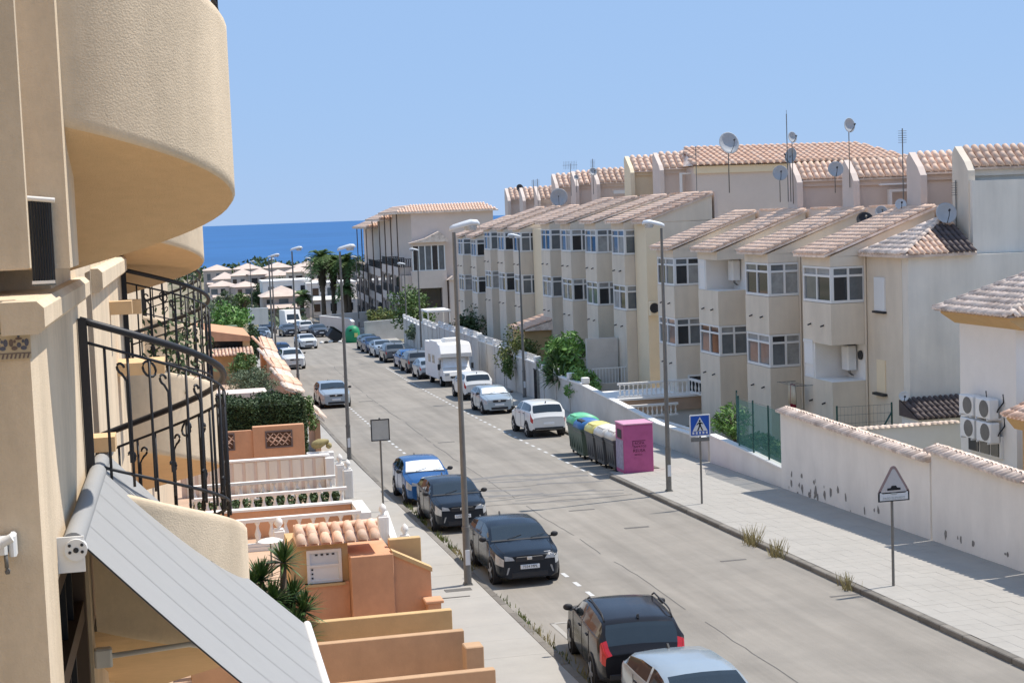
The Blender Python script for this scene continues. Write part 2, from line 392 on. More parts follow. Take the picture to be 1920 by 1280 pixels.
# strip of pavement end towards the parking bay: cross kerb
mbk=MB().cbox(0,2.2,0,.2,-.15,KH,.02).mesh('kerb_stone',['kerb']); piece('kerb_stone',mbk,pav,(16.75,57.2,g(57.3)))
mb=MB(); strip(mb,5.9,7.8,-5,260,KH-.03,thick=.3)
pavl=solo('pavement',mb,'paving','pale pavement on the left along the garden fences',kind='structure')
kerb_row(pavl,7.8,8.0,20,112,1.0,100)
mb=MB(); pave(mb,6.0,7.8,20,75,1.8,1.5,2); part('paving_tile',mb,'paving',pavl,kind='stuff')
mb=MB(); mb.box(6.8,7.5,38.9,39.2,g(39)+.09,g(39)+KH+.008); mb.box(6.2,7.3,38.2,38.26,g(38)+.1,g(38)+KH+.006); solo('manhole_cover',mb,'crack',kind='structure')

# ------------------------------------------------------------ roof tiles and windows
def tile_geom(L=.42,r=.095,n=5,t=.55):
    """one barrel tile running along +y, crown up (z)"""
    vs=[];fs=[]
    for k,(y,rr,dz) in enumerate(((0,r,.02),(L,r*.84,.0))):
        for i in range(n+1):
            a=pi*i/n; vs.append((-rr*cos(a),y,rr*sin(a)*.95+dz))
    m=n+1
    for i in range(n): fs.append((i,i+1,m+i+1,m+i))
    fs.append(tuple(range(n,-1,-1)))
    return vs,fs
def frame_of(U,V):
    U=Vector(U).normalized();V=Vector(V).normalized();N=U.cross(V).normalized()
    return U,V,N
def tiles(parent,P0,U,V,wd,ht,pu=.215,pv=.34,mats='tile',joined=True,clip=None,name='roof_tile',nmax=300,seed=0,label=None):
    """rows of barrel tiles on the rectangle P0 + u*U + v*V (V up the slope); clip(u,v) keeps a tile"""
    P0=Vector(P0);U,V,N=frame_of(U,V); rm=Matrix((U,V,N)).transposed(); r=random.Random(seed)
    vs,fs=tile_geom(pv*1.25,pu*.46); mb=MB(); cnt=0
    me=None
    if not joined:
        me=MB().add(vs,fs,0,True).mesh(name,[mats])
    nu=int(wd/pu);nv=int(ht/pv); pu2=wd/max(nu,1);pv2=ht/max(nv,1)
    cells=[(i,j) for j in range(nv) for i in range(nu)]
    for i,j in cells:
        u=(i+.5)*pu2;v=j*pv2
        if clip and not clip(u,v+pv2*.5): continue
        p=P0+U*u+V*v+N*(.012+r.uniform(-.004,.008))
        if not joined and cnt<nmax:
            piece(name,me,parent,p,rm@Matrix.Rotation(r.uniform(-.03,.03),3,'Z')); cnt+=1
        else:
            q=r.uniform(-.03,.03)
            mb.add([p+U*(x+q*y)+V*y+N*z for x,y,z in vs],fs,0,True)
    if mb.v: part(name,mb,mats,parent,label=label,kind='stuff')
def window(parent,P,D,wd,z0,z1,n=2,transom=.28,fr=.06,outn=(0,0,1),name='window',glass=None,seed=0):
    """white framed window: P lower-left corner, D horizontal unit vector, outn outward normal; panes are sub-parts"""
    D=Vector(D);O=Vector(outn);P=Vector(P);r=random.Random(seed)
    def bar(mb,u0,u1,a,b,d0=-.05,d1=.035,mi=0):
        vs=[]
        for (u,d,z) in ((u0,d0,a),(u1,d0,a),(u1,d1,a),(u0,d1,a),(u0,d0,b),(u1,d0,b),(u1,d1,b),(u0,d1,b)):
            q=P+D*u+O*d; vs.append((q.x,q.y,z))
        mb.add(vs,[(0,3,2,1),(4,5,6,7),(0,1,5,4),(1,2,6,5),(2,3,7,6),(3,0,4,7)],mi)
    mb=MB(); zt=z1-transom*(z1-z0) if transom else None
    bar(mb,0,wd,z0,z0+fr*1.2); bar(mb,0,wd,z1-fr,z1)
    bar(mb,0,fr,z0+fr*1.2,z1-fr); bar(mb,wd-fr,wd,z0+fr*1.2,z1-fr)
    if zt: bar(mb,fr,wd-fr,zt-fr*.5,zt+fr*.5,-.05,.03)
    for k in range(1,n):
        u=wd*k/n
        if zt: bar(mb,u-fr*.5,u+fr*.5,z0+fr*1.2,zt-fr*.5,-.05,.03); bar(mb,u-fr*.5,u+fr*.5,zt+fr*.5,z1-fr,-.05,.03)
        else: bar(mb,u-fr*.5,u+fr*.5,z0+fr*1.2,z1-fr,-.05,.03)
    f=part(name,mb,'pvc',parent)
    rows=[(z0+fr,zt),(zt,z1-fr*.5)] if zt else [(z0+fr,z1-fr*.5)]
    for k in range(n):
        for a,b in rows:
            pm=MB(); d=-.02-.012*r.random(); bar(pm,wd*k/n+fr*.3,wd*(k+1)/n-fr*.3,a,b,d-.012,d)
            gm=glass or r.choice(['glass','glass','glassdark','glass','curtain','glass','glassdark','curtain'])
            part('pane',pm,gm,f)
    return f
def wall_openings(mb,D,O,P,wd,z0,z1,th,mi=0): pass

# ------------------------------------------------------------ apartment rows on the right
def row_building(name,label,bays,eave,sills,X0,zg,near_end,rt,opens=(),objs=False,bl=2.65,seed=0,endx=29.2,wallm='tan'):
    """bays: list of near-corner Y; sills: list of sill heights (top first)"""
    Xb=X0+1.47; ymax=max(bays)+bl+.5; ymin=near_end
    b=thing(name,label,'apartment block',(Xb,(ymin+ymax)/2,zg))
    mb=MB(); mb.box(Xb,endx+.35,ymin,ymax,zg-.5,eave-.12); part('wall',mb,wallm,b)
    for bi,y in enumerate(bays):
        mb=MB(); wm=1.43; y1=y+bl; z=zg-.5; lv=[]
        for si,s in sorted(enumerate(sills),key=lambda q:q[1]):
            mb.box(X0,Xb,y,y1,z,s); 
            if (bi,si) in opens:
                mb.box(X0+.04,Xb,y+bl*.62,y1,s+.001,s+wm-.001,1); mb.box(X0+.05,Xb-.03,y+.03,y+bl*.62-.001,s+.001,s+.02,1)
                mb.box(Xb-.03,Xb-.002,y,y+bl*.62,s,s+wm,1)
            else: mb.box(X0+.09,Xb,y+.09,y1,s,s+wm)
            z=s+wm
        mb.box(X0,Xb,y,y1,z,eave-.1)
        part('bay',mb,[wallm,'white'],b)
        for si,s in enumerate(sills):
            sd=seed+bi*10+si
            if (bi,si) in opens:
                window(b,(X0+.05,y1-bl*.34,0),(0,1,0),bl*.34,s+.02,s+wm-.01,1,.0 if bi==0 else .26,.07,(-1,0,0),seed=sd,glass='curtain')
            else:
                window(b,(X0+.05,y+.03,0),(0,1,0),bl-.05,s+.02,s+wm-.01,2 if objs else 2,.26,.085,(-1,0,0),seed=sd)
                window(b,(X0+.06,y+.05,0),(1,0,0),1.38,s+.02,s+wm-.01,2,.26,.085,(0,-1,0),seed=sd+5)
        mb=MB(); mb.cyl((Xb-.06,y-.05,zg),(Xb-.06,y-.05,eave-.15),.045,n=6); part('downpipe',mb,wallm,b)
        # sloping roof over the bay, its cheek wall below, and little drain spouts
        tx,tz=29.4,eave+rt; dx=tx-(X0-.3); L=hypot(dx,rt)
        mb=MB(); mb.prism([(X0,eave-.1),(tx,tz-.12),(tx,eave-.12),(Xb,eave-.12)],y,y1,'y'); part('cheek_wall',mb,wallm,b)
        mb=MB(); ya,yb=y-.1,y1+.15
        mb.prism([(X0-.3,eave-.03),(tx+.05,tz+.0),(tx+.05,tz-.1),(X0-.3,eave-.12)],ya,yb,'y'); 
        rf=part('roof',mb,'tilepale',b)
        tiles(rf,(X0-.34,yb,eave-.02),(0,-1,0),(dx,0,rt),yb-ya,L,joined=not objs,nmax=300,seed=seed+bi,mats='tileroof')
        mb=MB()
        for si,s in enumerate(sills):
            for k in (.7,1.9): mb=MB().cyl((X0+.02,y+k,s-.85),(X0-.14,y+k,s-.9),.035,n=6); part('drain_spout',mb,'darkplastic',b)
    # wall behind the bay roofs
    mb=MB(); mb.box(endx+.36,endx+.55,ymin+.05,ymax-.05,eave-.13,eave+rt+.02); part('terrace_wall',mb,'pinkwall',b)
    mb=MB()
    for bi,y in enumerate(bays[:-1]):
        mb.box(endx+.30,endx+.6,y+bl+.4,bays[bi+1]-.3,eave+rt+.02,eave+rt+.1)
    part('wall_coping',mb,'tile',b)
    return b
bays_a=[54.95,61.15,67.2,73.4]
A=row_building('apartment_block','cream three storey apartment block with glazed bays beside the grey end wall',bays_a,6.83,[4.92,1.90],25.0,-2.0,52.0,1.68,opens={(0,1),(2,0)},objs=True,seed=3)
# end wall with hipped tiled corner roof
mb=MB(); mb.box(26.47,29.1,51.5,51.98,-2.5,6.72); mb.box(29.1,38,51.5,60,-2.5,6.7); part('end_wall',mb,'greywall',A)
mb=MB(); mb.box(29.35,38,51.99,52.4,6.71,9.4); part('upper_wall',mb,'greywall',A)
hip=[(26.15,54.85,6.80),(26.15,51.25,6.80),(29.09,51.25,6.80),(29.09,53.6,8.15)]
apx=(29.08,53.5,8.12)
mb=MB(); mb.add([(26.15,54.9,6.8),(26.15,51.25,6.8),(29.09,51.25,6.8),(29.09,54.9,6.8),apx,(26.15,54.9,6.7),(26.15,51.25,6.7),(29.09,51.25,6.7),(29.09,54.9,6.7)],
   [(0,1,4),(1,2,4),(2,3,4),(3,0,4),(0,5,6,1),(1,6,7,2),(5,8,7,6)])
hr=part('hip_roof',mb,'tilepale',A)
hh=1.32; V=Vector((0,2.25,hh)); L=V.length
tl=lambda u,v: u>v*1.3+.02*0 and u<2.94
tiles(hr,(26.15,51.22,6.81),(1,0,0),(0,2.25,hh),2.94,L,joined=False,nmax=250,clip=lambda u,v:u>v*1.17 and not(u>1.75 and v<1.95),seed=71,mats='tileroof')
tiles(hr,(26.15,51.22,6.81),(1,0,0),(0,2.25,hh),2.94,L,joined=False,nmax=250,clip=lambda u,v:u>v*1.17 and (u>1.75 and v<1.95),seed=72,mats='tiledark')
tiles(hr,(26.12,54.85,6.81),(0,-1,0),(2.93,0,hh),3.6,hypot(2.93,hh),joined=False,nmax=250,clip=lambda u,v:u<3.6-v*.7 and u>v*.42,seed=73,mats='tilepale')
mb=MB()
vs,fs=tile_geom(.42,.1)
ridge=Vector((2.93,2.25,hh)); rm=Matrix(frame_of(ridge.cross(Vector((0,0,1))),ridge)).transposed()
me=MB().add(vs,fs,0,True).mesh('ridge_tile',['tilepale'])
for k in range(10): piece('ridge_tile',me,hr,Vector((26.15,51.25,6.86))+ridge*(k/10),rm)
# small windows of the end piece, door, fan, heaters, laundry
mb=MB(); mb.box(26.40,26.52,53.3,54.15,4.66,5.92); w1=part('shutter',mb,'whitemetal',A); mb=MB(); mb.box(26.33,26.53,53.25,54.2,4.57,4.645); part('window_sill',mb,'darkplastic',A)
mb=MB(); mb.box(26.43,26.52,53.4,54.1,1.55,2.8); part('shutter',mb,'tan2',A); mb=MB(); mb.box(26.28,26.53,53.3,54.2,1.45,1.54); part('window_sill',mb,'darkplastic',A)
mb=MB(); mb.box(25.66,26.3,73.36,73.45,-2.2,.36); part('door',mb,'darkplastic',A); 
mb=MB(); mb.box(25.58,25.66,73.34,73.44,-2.2,.45); mb.box(25.661,26.3,73.34,73.44,.361,.45); part('door_frame',mb,'white',A)
mb=MB(); mb.box(25.8,25.9,51.3,51.5,6.3,6.6); 
def heater(x,y,z,label):
    h=thing('water_heater',label,'water heater',(x,y,z))
    mb=MB().cbox(x-.2,x+.2,y-.3,y+.3,z,z+.95,.05); part('casing',mb,'pvc',h)
    mb=MB(); mb.box(x-.17,x+.17,y-.25,y+.25,z+.951,z+1.06); part('flue_hood',mb,'darkplastic',h)
    mb=MB()
    for k in (-.1,0,.1): mb.tube([(x,y+k,z),(x,y+k,z-.12),(x+.15,y+k,z-.25)],.015,5)
    mb.box(x+.02,x+.25,y+.32,y+.62,z+.1,z+1.0); part('pipe',mb,'steel',h)
heater(26.2,68.2,5.35,'white water heater on the open upper balcony of the cream block')
heater(26.2,56.0,2.25,'white water heater on the lower open balcony nearest the grey end wall')
mb=MB(); mb.lathe([(.18,0),(.18,.06)],(26.42,55.4,2.85),12,0,True,Matrix.Rotation(-pi/2,4,'Y')); part('vent',mb,'darkplastic',A)
bl_=thing('roller_blind','white roller blind half lowered beside the lower open balcony','blind',(25.0,57.2,1.9))
mb=MB(); mb.box(25.0,25.03,56.75,57.55,2.45,3.3); part('slat_curtain',mb,'whitemetal',bl_)
mb=MB(); mb.box(24.97,25.06,56.7,57.6,3.3,3.42); part('blind_box',mb,'pvc',bl_)
# laundry line under the lowest balcony
ln=thing('laundry_rack','wire laundry rack on the wall below the open balcony','laundry rack',(24.7,57.9,1.5))
mb=MB()
for k in range(4): mb.tube([(24.25+.17*k,56.8,1.62),(24.25+.17*k,58.5,1.62)],.008,4)
mb.tube([(25.0,56.8,1.62),(24.2,56.8,1.62)],.012,4); mb.tube([(25.0,58.5,1.62),(24.2,58.5,1.62)],.012,4); part('rail',mb,'steel',ln)
for x,y,m,l,hh2 in ((24.3,57.1,'clothcream','cream towel hanging at the near end of the laundry rack',.75),(24.45,57.5,'clothred','dark red towel hanging on the laundry rack under the balcony',1.0),(24.6,58.05,'clothcream','cream cloth hanging behind the red towel on the rack',.9)):
    mb=MB(); N=6
    for s in (0,1):
        for k in range(N+1):
            mb.v.append((x+.03*sin(k*1.7)+ (.02 if s else 0),y-.2+.4*k/N,1.625)); 
            mb.v.append((x+.05*sin(k*1.7+.6)+(.02 if s else 0),y-.2+.4*k/N,1.625-hh2))
    o=2*(N+1)
    for k in range(N):
        a=2*k; mb.f+= [(a,a+2,a+3,a+1),(o+a+1,o+a+3,o+a+2,o+a),(a,o+a,o+a+2,a+2),(a+1,a+3,o+a+3,o+a+1)]; mb.m+=[0]*4; mb.s+=[True]*4
    solo('towel',mb,m,l,'towel')

def upper_unit(b,P,eave,rise,a,wd,run,fin=True,depth=7,pu=.26,wallm='pinkwall',base=6.0,seed=0,inset=1.7):
    """stepped penthouse: wall facing the camera, single slope roof rising away, party wall on its left"""
    U=Vector((cos(a),-sin(a),0)); W=Vector((sin(a),cos(a),0)); P=Vector((P[0],P[1],0))
    def box(mb,u0,u1,v0,v1,z0,z1,mi=0):
        vs=[]
        for z in (z0,z1):
            for u,v in ((u0,v0),(u1,v0),(u1,v1),(u0,v1)):
                q=P+U*u+W*v; vs.append((q.x,q.y,z))
        mb.add(vs,[(0,3,2,1),(4,5,6,7),(0,1,5,4),(1,2,6,5),(2,3,7,6),(3,0,4,7)],mi)
    mb=MB(); box(mb,.0,wd,.25,.45,base,eave-.09); box(mb,inset,wd,.451,depth,base,eave-.09); box(mb,0,wd,.10,.249,eave-.32,eave-.09); part('upper_storey',mb,wallm,b)
    mb=MB(); q0=P; pts=[]
    def qz(u,v,z): q=P+U*u+W*v; return (q.x,q.y,z)
    mb.add([qz(0,-.12,eave-.02),qz(wd,-.12,eave-.02),qz(wd,run,eave+rise),qz(0,run,eave+rise),qz(wd,run+.9,eave-.02),qz(0,run+.9,eave-.02),
            qz(0,-.12,eave-.09),qz(wd,-.12,eave-.09),qz(wd,run+.9,eave-.09),qz(0,run+.9,eave-.09)],
           [(0,1,2,3),(3,2,4,5),(6,7,1,0),(6,0,3,5,9),(1,7,8,4,2)])
    rf=part('upper_roof',mb,'tilepale',b)
    tiles(rf,qz(0,-.16,eave),U,W*(run+.12)+Vector((0,0,rise)),wd,hypot(run+.16,rise),pu,.38,mats='tileroof',joined=True,seed=seed)
    if fin:
        mb=MB(); fw_=.28; 
        prof=[(-.30,base),(-.30,eave-.12),(.02,eave+.22),(run+.02,eave+rise+.10),(run+.30,eave+rise-.15),(run+.30,base)]
        n_=len(prof); vs=[qz(-fw_,v,z) for v,z in prof]+[qz(-.01,v,z) for v,z in prof]
        mb.add(vs,[tuple(range(n_)),tuple(range(2*n_-1,n_-1,-1))]+[(i,i+n_,(i+1)%n_+n_,(i+1)%n_) for i in range(n_)])
        part('party_wall',mb,'tan' if wallm=='greywall' else wallm,b)
al=radians(6)
for i,(x,y,e,wm_) in enumerate(((29.6,52.45,9.9,'greywall'),(29.6,56.1,9.85,'pinkwall'),(29.6,62.1,9.8,'pinkwall'),(29.6,68.1,9.9,'pinkwall'))):
    upper_unit(A,(x,y),e,.72,al,9 if i else 11,.85,True,6,.30,wm_,seed=30+i)
# white door frames and blinds of the penthouse terraces
mb=MB(); mb.box(30.9,31.02,61.7,61.9,8.0,9.15); mb.box(30.9,32.3,61.7,61.9,9.151,9.27); mb.box(30.4,31.6,61.5,61.7,9.45,9.52); part('terrace_door_frame',mb,'white',A)

bays_b=[81.7,87.3,93.0,98.2]
B=row_building('apartment_block','long cream apartment block of many glazed bays behind the bushes in the middle',bays_b,8.2,[6.32,3.25],25.0,-2.6,79.6,1.40,bl=2.4,seed=50)
mb=MB(); mb.box(25.6,26.46,79.6,81.65,-3,8.1); part('end_pier',mb,'tan2',B)
mb=MB(); mb.prism([(25.6,8.105),(29.4,9.45),(29.4,8.105)],79.6,81.0,'y'); part('cheek_wall',mb,'tan',B)
mb=MB(); mb.prism([(25.3,8.13),(29.45,9.56),(29.45,9.46),(25.3,8.03)],79.5,81.2,'y'); rf=part('roof',mb,'tilepale',B)
tiles(rf,(25.28,81.2,8.14),(0,-1,0),(4.15,0,1.43),1.7,4.35,seed=49)
B2=row_building('apartment_block','cream apartment row with three glazed bays set lower behind the yellowish bush',[106.7,112.0,116.9],7.8,[6.1,3.1],25.0,-3.3,103.0,1.45,bl=2.3,seed=80)
B3=row_building('apartment_block','farthest and lowest cream apartment row with glazed bays beside the pinkish block',[122.4,128.0],7.15,[5.5,2.5],25.0,-3.8,119.9,1.5,bl=2.2,seed=90)
mb=MB(); mb.box(25.9,26.46,103.0,106.6,-3.6,7.7); part('end_pier',mb,'tan2',B2)
# penthouses over the long block
for i,(x,y,e,wd,b,wm_) in enumerate(((31.5,94.0,11.34,5,B,'pinkwall'),(31.5,100.2,11.4,5,B,'tan2'),(31.5,108.5,10.85,6,B2,'pinkwall'),(31.5,114.3,10.88,5,B2,'pinkwall'),(31.5,120.3,10.87,5,B2,'pinkwall'),(31.5,126.4,10.0,5,B3,'pinkwall'),(31.5,131.8,10.05,5,B3,'pinkwall'),(31.5,137.7,10.15,5,B3,'pinkwall'))):
    upper_unit(b,(x,y),e,.95,radians(4),wd,1.3,True,6,.42,wm_,base=5.5,seed=60+i)
mb=MB(); mb.box(32.3,32.42,93.0,93.2,9,11.0); mb.box(32.421,34.0,93.0,93.2,10.9,11.0); part('terrace_door_frame',mb,'white',B)
mb=MB(); mb.box(32.4,33.6,107.9,108.1,10.0,10.25); part('terrace_awning',mb,'white',B2)
mb=MB(); mb.box(31.6,34.5,125.2,126.1,9.2,9.35); part('terrace_awning',mb,'white',B3)
# the long block behind
D=thing('apartment_block','long pinkish block with the highest hipped tile roof behind the satellite dishes','apartment block',(40,95,-2))
mb=MB(); mb.box(33.0,47.0,92.2,104,-3,11.35); part('wall',mb,'pinkwall',D)
mb=MB(); mb.box(32.9,47.1,92.05,92.2,10.9,11.35); part('cornice',mb,'tan2',D)
mb=MB(); mb.add([(32.7,91.8,11.40),(47.5,91.8,11.40),(47.5,103,11.40),(32.7,103,11.40),(33.6,96.0,12.6),(45.8,96.0,12.6)],[(0,1,5,4),(1,2,5),(2,3,4,5),(3,0,4),(0,3,2,1)])
rf=part('roof',mb,'tilepale',D)
tiles(rf,(32.7,91.75,11.42),(1,0,0),(0,4.2,1.2),14.8,4.35,.42,.5,seed=77,clip=lambda u,v:u>v*.2 and u<14.8-v*.38)

# ------------------------------------------------------------ pinkish block with arches further down
Cb=thing('apartment_block','pinkish stepped block with dark arches and black balcony railings beyond the cream rows','apartment block',(28.9,186,-5),-radians(2.4))
def lp(nm,mb,m,par=Cb,**k): return part(nm,mb,m,par,local=True,**k)
mb=MB(); segs=[(0,22,14.5),(22,42,13.7),(42,66,12.6)]
for a,b,h in segs: mb.box(1.2,11.3,a,b,-1,h-.05)
lp('wall',mb,'pinkwall')
for k,(a,b,h) in enumerate(segs):
    mb=MB(); y0=a-.5; x0,x1=-.6,11.9
    mb.add([(x0,y0,h),(x1,y0,h),(x1,b,h),(x0,b,h),(x0+2.2,y0+2.0,h+.85),(x1-2.0,y0+2.0,h+.85),(x1-2.0,b,h+.85),(x0+2.2,b,h+.85),(x0,y0,h-.15),(x1,y0,h-.15),(x1,b,h-.15),(x0,b,h-.15)],
        [(0,1,5,4),(1,2,6,5),(3,0,4,7),(4,5,6,7),(8,9,1,0),(8,0,3,11),(9,10,2,1),(8,11,10,9)])
    rf=lp('roof',mb,'tilepale')
    mb=MB(); vs,fs=tile_geom(.55,.17)
    V=Vector((0,2.0,.85)).normalized(); rm=Matrix(frame_of((1,0,0),V)).transposed()
    for j in range(4):
        for i in range(34):
            u=x0+.2+.36*i
            if u<x0+.55*j or u>x1-.5*j: continue
            p=Vector((u,y0,h))+V*(.55*j); mb.add([p+rm@Vector(v) for v in vs],fs,0,True)
    V=Vector((2.2,0,.85)).normalized(); rm=Matrix(frame_of((0,-1,0),V)).transposed()
    for j in range(4):
        for i in range(int((b-y0)/.5)):
            p=Vector((x0,y0+.3+.5*i,h))+V*(.55*j)
            if .5*i<.5*j: continue
            mb.add([p+rm@Vector(v) for v in vs],fs,0,True)
    lp('roof_tile',mb,'tileroof',rf,kind='stuff')
for (a,b,h) in segs:
    nb=3 if b-a>21 else 2; st=(b-a)/nb
    for j in range(nb):
        ya=a+st*j+.6; yb=a+st*(j+1)-.5
        mb=MB(); mb.cyl((-.5,ya-.2,-1),(-.5,ya-.2,h-.15),.075,n=6); lp('dark_downpipe',mb,'brown')
        for f in range(3):
            z=.0+3.5*f-(14.5-h)
            mb=MB(); mb.box(-.2,1.19,ya,yb,z+.9,z+3.5 if f<2 else z+.95); mb.box(-.45,-.201,ya,yb,z-.2,z+.85); mb.box(-.45,-.2,ya-.3,ya+.25,z+.86,z+3.4 if f<2 else z+.9); mb.box(-.201,1.19,ya,yb,z-.2,z+.899)
            bal=lp('balcony',mb,'pinkwall')
            if f<2:
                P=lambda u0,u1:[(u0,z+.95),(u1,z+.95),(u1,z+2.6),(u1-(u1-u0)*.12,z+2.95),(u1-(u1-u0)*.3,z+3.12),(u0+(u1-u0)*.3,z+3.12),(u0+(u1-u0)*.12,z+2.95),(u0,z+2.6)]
                mb=MB(); mb.prism(P(ya+.35,yb-.2),-.26,-.205,'x'); mb.prism(P(-.1,1.05),ya-.06,ya-.005,'y'); lp('arch_shade_panel',mb,'glassdark',bal)  # dark sheets on the solid block stand for shade inside the arches
            mb=MB()
            z1=z+.86; 
            mb.box(-.42,-.36,ya,yb,z1+.95,z1+1.03); mb.box(-.42,1.1,ya-.1,ya-.04,z1+.95,z1+1.03)
            for q in range(int((yb-ya)/.24)): mb.box(-.41,-.37,ya+q*.24,ya+.10+q*.24,z1,z1+.95)
            for q in range(7): mb.box(-.4+.22*q,-.3+.22*q,ya-.09,ya-.05,z1,z1+.95)
            lp('balcony_railing',mb,'black',bal)
# near face: glazed corner bay, dark panel painting the shade of the open balcony below
mb=MB(); mb.box(.9,5.1,-1.5,-.01,5.3,7.4); mb.box(.9,5.1,-1.5,-.01,10.4,10.8); mb.box(.9,5.1,-1.5,-.01,-1,2.9); mb.box(.9,1.4,-1.5,-.01,2.901,5.299); mb.box(4.5,5.1,-1.5,-.01,2.901,5.299); mb.box(1.05,4.95,-1.3,-.02,7.401,10.399); mb.box(5.3,6.1,-2.2,-.01,-1,6.2); mb.box(-.2,.89,-.6,-.01,-1,6.9)
lp('corner_bay',mb,'pinkwall')
mb=MB(); mb.box(1.4,4.5,-.5,-.03,2.9,5.3); lp('balcony_shade_panel',mb,'glassdark')
mb=MB()
for x in (1.0,1.75,2.5,3.3,4.1,4.87): mb.box(x,x+.13,-1.45,-1.32,7.5,10.4)
mb.box(.95,5.05,-1.46,-1.31,7.405,7.5); f_=lp('window',mb,'pvc')
for x in (1.13,1.88,2.63,3.43,4.23):
    mb=MB(); mb.box(x,x+.62,-1.36,-1.32,7.51,10.39); lp('pane',mb,RN.choice(['glass','glassdark','curtain']),f_)
mb=MB(); mb.prism([(.6,10.81),(2.6,11.3),(4.3,12.1),(5.4,11.2),(5.4,10.81)],-1.9,-.02,'y'); lp('bay_roof',mb,'tilepale')
mb=MB(); mb.prism([(5.0,6.21),(5.7,6.7),(6.5,6.21)],-2.5,-.02,'y'); lp('pier_roof',mb,'tilepale')

# ------------------------------------------------------------ white house with orange eaves, air conditioners, white wall
H=thing('white_house','white house with orange eaves and pale tiled hip roof behind the white wall','house',(27,42.5,-1.2))
mb=MB(); mb.box(25,33,41.85,45.2,-2,4.78); mb.box(26.2,33,38.6,41.84,-2,1.6); part('wall',mb,'white',H)
mb=MB(); mb.prism([(25,4.78),(24.5,5.12),(24.5,5.2),(33.4,5.2),(33.4,4.78)],41.35,45.5,'y'); part('eave',mb,'yellow',H)
mb=MB(); mb.add([(24.35,41.2,5.2),(33.6,41.2,5.2),(33.6,45.7,5.2),(24.35,45.7,5.2),(27.9,43.4,6.75),(32,43.4,6.75)],[(0,1,5,4),(1,2,5),(2,3,4,5),(3,0,4),(0,3,2,1)])
rf=part('hip_roof',mb,'tilepale',H)
sl=hypot(3.55,1.55)
tiles(rf,(24.3,45.7,5.21),(0,-1,0),(3.55,0,1.55),4.5,sl,.2,.33,'tilepale',False,clip=lambda u,v:u>v*.58 and u<4.5-v*.58,nmax=300,seed=9)
tiles(rf,(24.35,41.15,5.21),(1,0,0),(0,2.2,1.55),9.2,2.7,.2,.33,'tilepale',False,clip=lambda u,v:u>v*1.3 and u<8,nmax=300,seed=10)
me=MB().add(*tile_geom(.42,.1),0,True).mesh('ridge_tile',['tilepale'])
ridge=Vector((3.55,2.2,1.55)); rm=Matrix(frame_of(ridge.cross(Vector((0,0,1))),ridge)).transposed()
for k in range(11): piece('ridge_tile',me,rf,Vector((24.35,41.2,5.26))+ridge*(k/11),rm)
ridge=Vector((3.55,-2.3,1.55)); rm=Matrix(frame_of(ridge.cross(Vector((0,0,1))),ridge)).transposed()
for k in range(11): piece('ridge_tile',me,rf,Vector((24.35,45.7,5.26))+ridge*(k/11),rm)
# lower porch roof of the house
mb=MB(); mb.prism([(24.0,2.05),(23.75,2.35),(23.75,2.42),(26.1,2.42),(26.1,2.05)],38.4,40.3,'y'); part('porch_eave',mb,'yellow',H)
mb=MB(); mb.box(24.2,26.1,38.61,40.2,-1.8,2.04); part('porch_wall',mb,'yellow',H)
mb=MB(); mb.prism([(23.65,2.425),(26.15,3.35),(26.15,2.425)],38.3,40.4,'y'); rp_=part('porch_roof',mb,'tilepale',H)
tiles(rp_,(23.6,40.4,2.445),(0,-1,0),(2.5,0,.925),2.1,2.66,.2,.33,'tile',False,seed=12)
mb=MB(); mb.box(24.9,25.02,42.6,44.6,.75,1.45); 
f_=part('window',mb,'pvc',H)
for ya,yb in ((42.7,43.15),(43.25,43.8),(43.9,44.5)):
    mb=MB(); mb.box(24.87,24.92,ya,yb,.8,1.4); part('pane',mb,'glassdark',f_)
acs=[(44.05,2.0,'upper far air conditioner of the four on the white house wall'),(43.05,2.0,'upper near air conditioner of the four, under a soot smudge on the white house'),
     (44.0,1.28,'lower far air conditioner of the four on the white house wall'),(43.0,1.28,'lower near air conditioner of the four on the white house wall')]
ac0=None
for y,z,l in acs:
    if ac0 is None:
        ac0=thing('air_conditioner',l,'air conditioner',(24.7,y,z),0,'air conditioners on the white house')
        mb=MB().cbox(-.17,.17,-.42,.42,0,.6,.03); part('casing',mb,'whitemetal',ac0,local=True)
        mb=MB()
        for k in range(7): mb.lathe([(.05+.035*k,0),(.06+.035*k,.012)],(-.172,-.12,.3),14,0,True,Matrix.Rotation(-pi/2,4,'Y'))
        part('fan_grille',mb,'steel',ac0,local=True)
        mb=MB(); mb.lathe([(.26,0),(.26,.004)],(-.168,-.12,.3),18,0,True,Matrix.Rotation(-pi/2,4,'Y')); part('fan_opening',mb,'darkplastic',ac0,local=True)
        mb=MB(); mb.box(-.2,.35,-.35,-.31,-.06,-.01); mb.box(-.2,.35,.31,.35,-.06,-.01); part('bracket',mb,'whitemetal',ac0,local=True)
        mb=MB(); mb.tube([(.1,-.43,.2),(.1,-.5,.3),(.28,-.5,.5),(.3,-.45,.75)],.025,5); part('hose',mb,'darkplastic',ac0,local=True)
    else:
        c=copy_tree(ac0); c.location=(24.7,y,z); c['org']=[24.7,y,z]; tag(c,l)
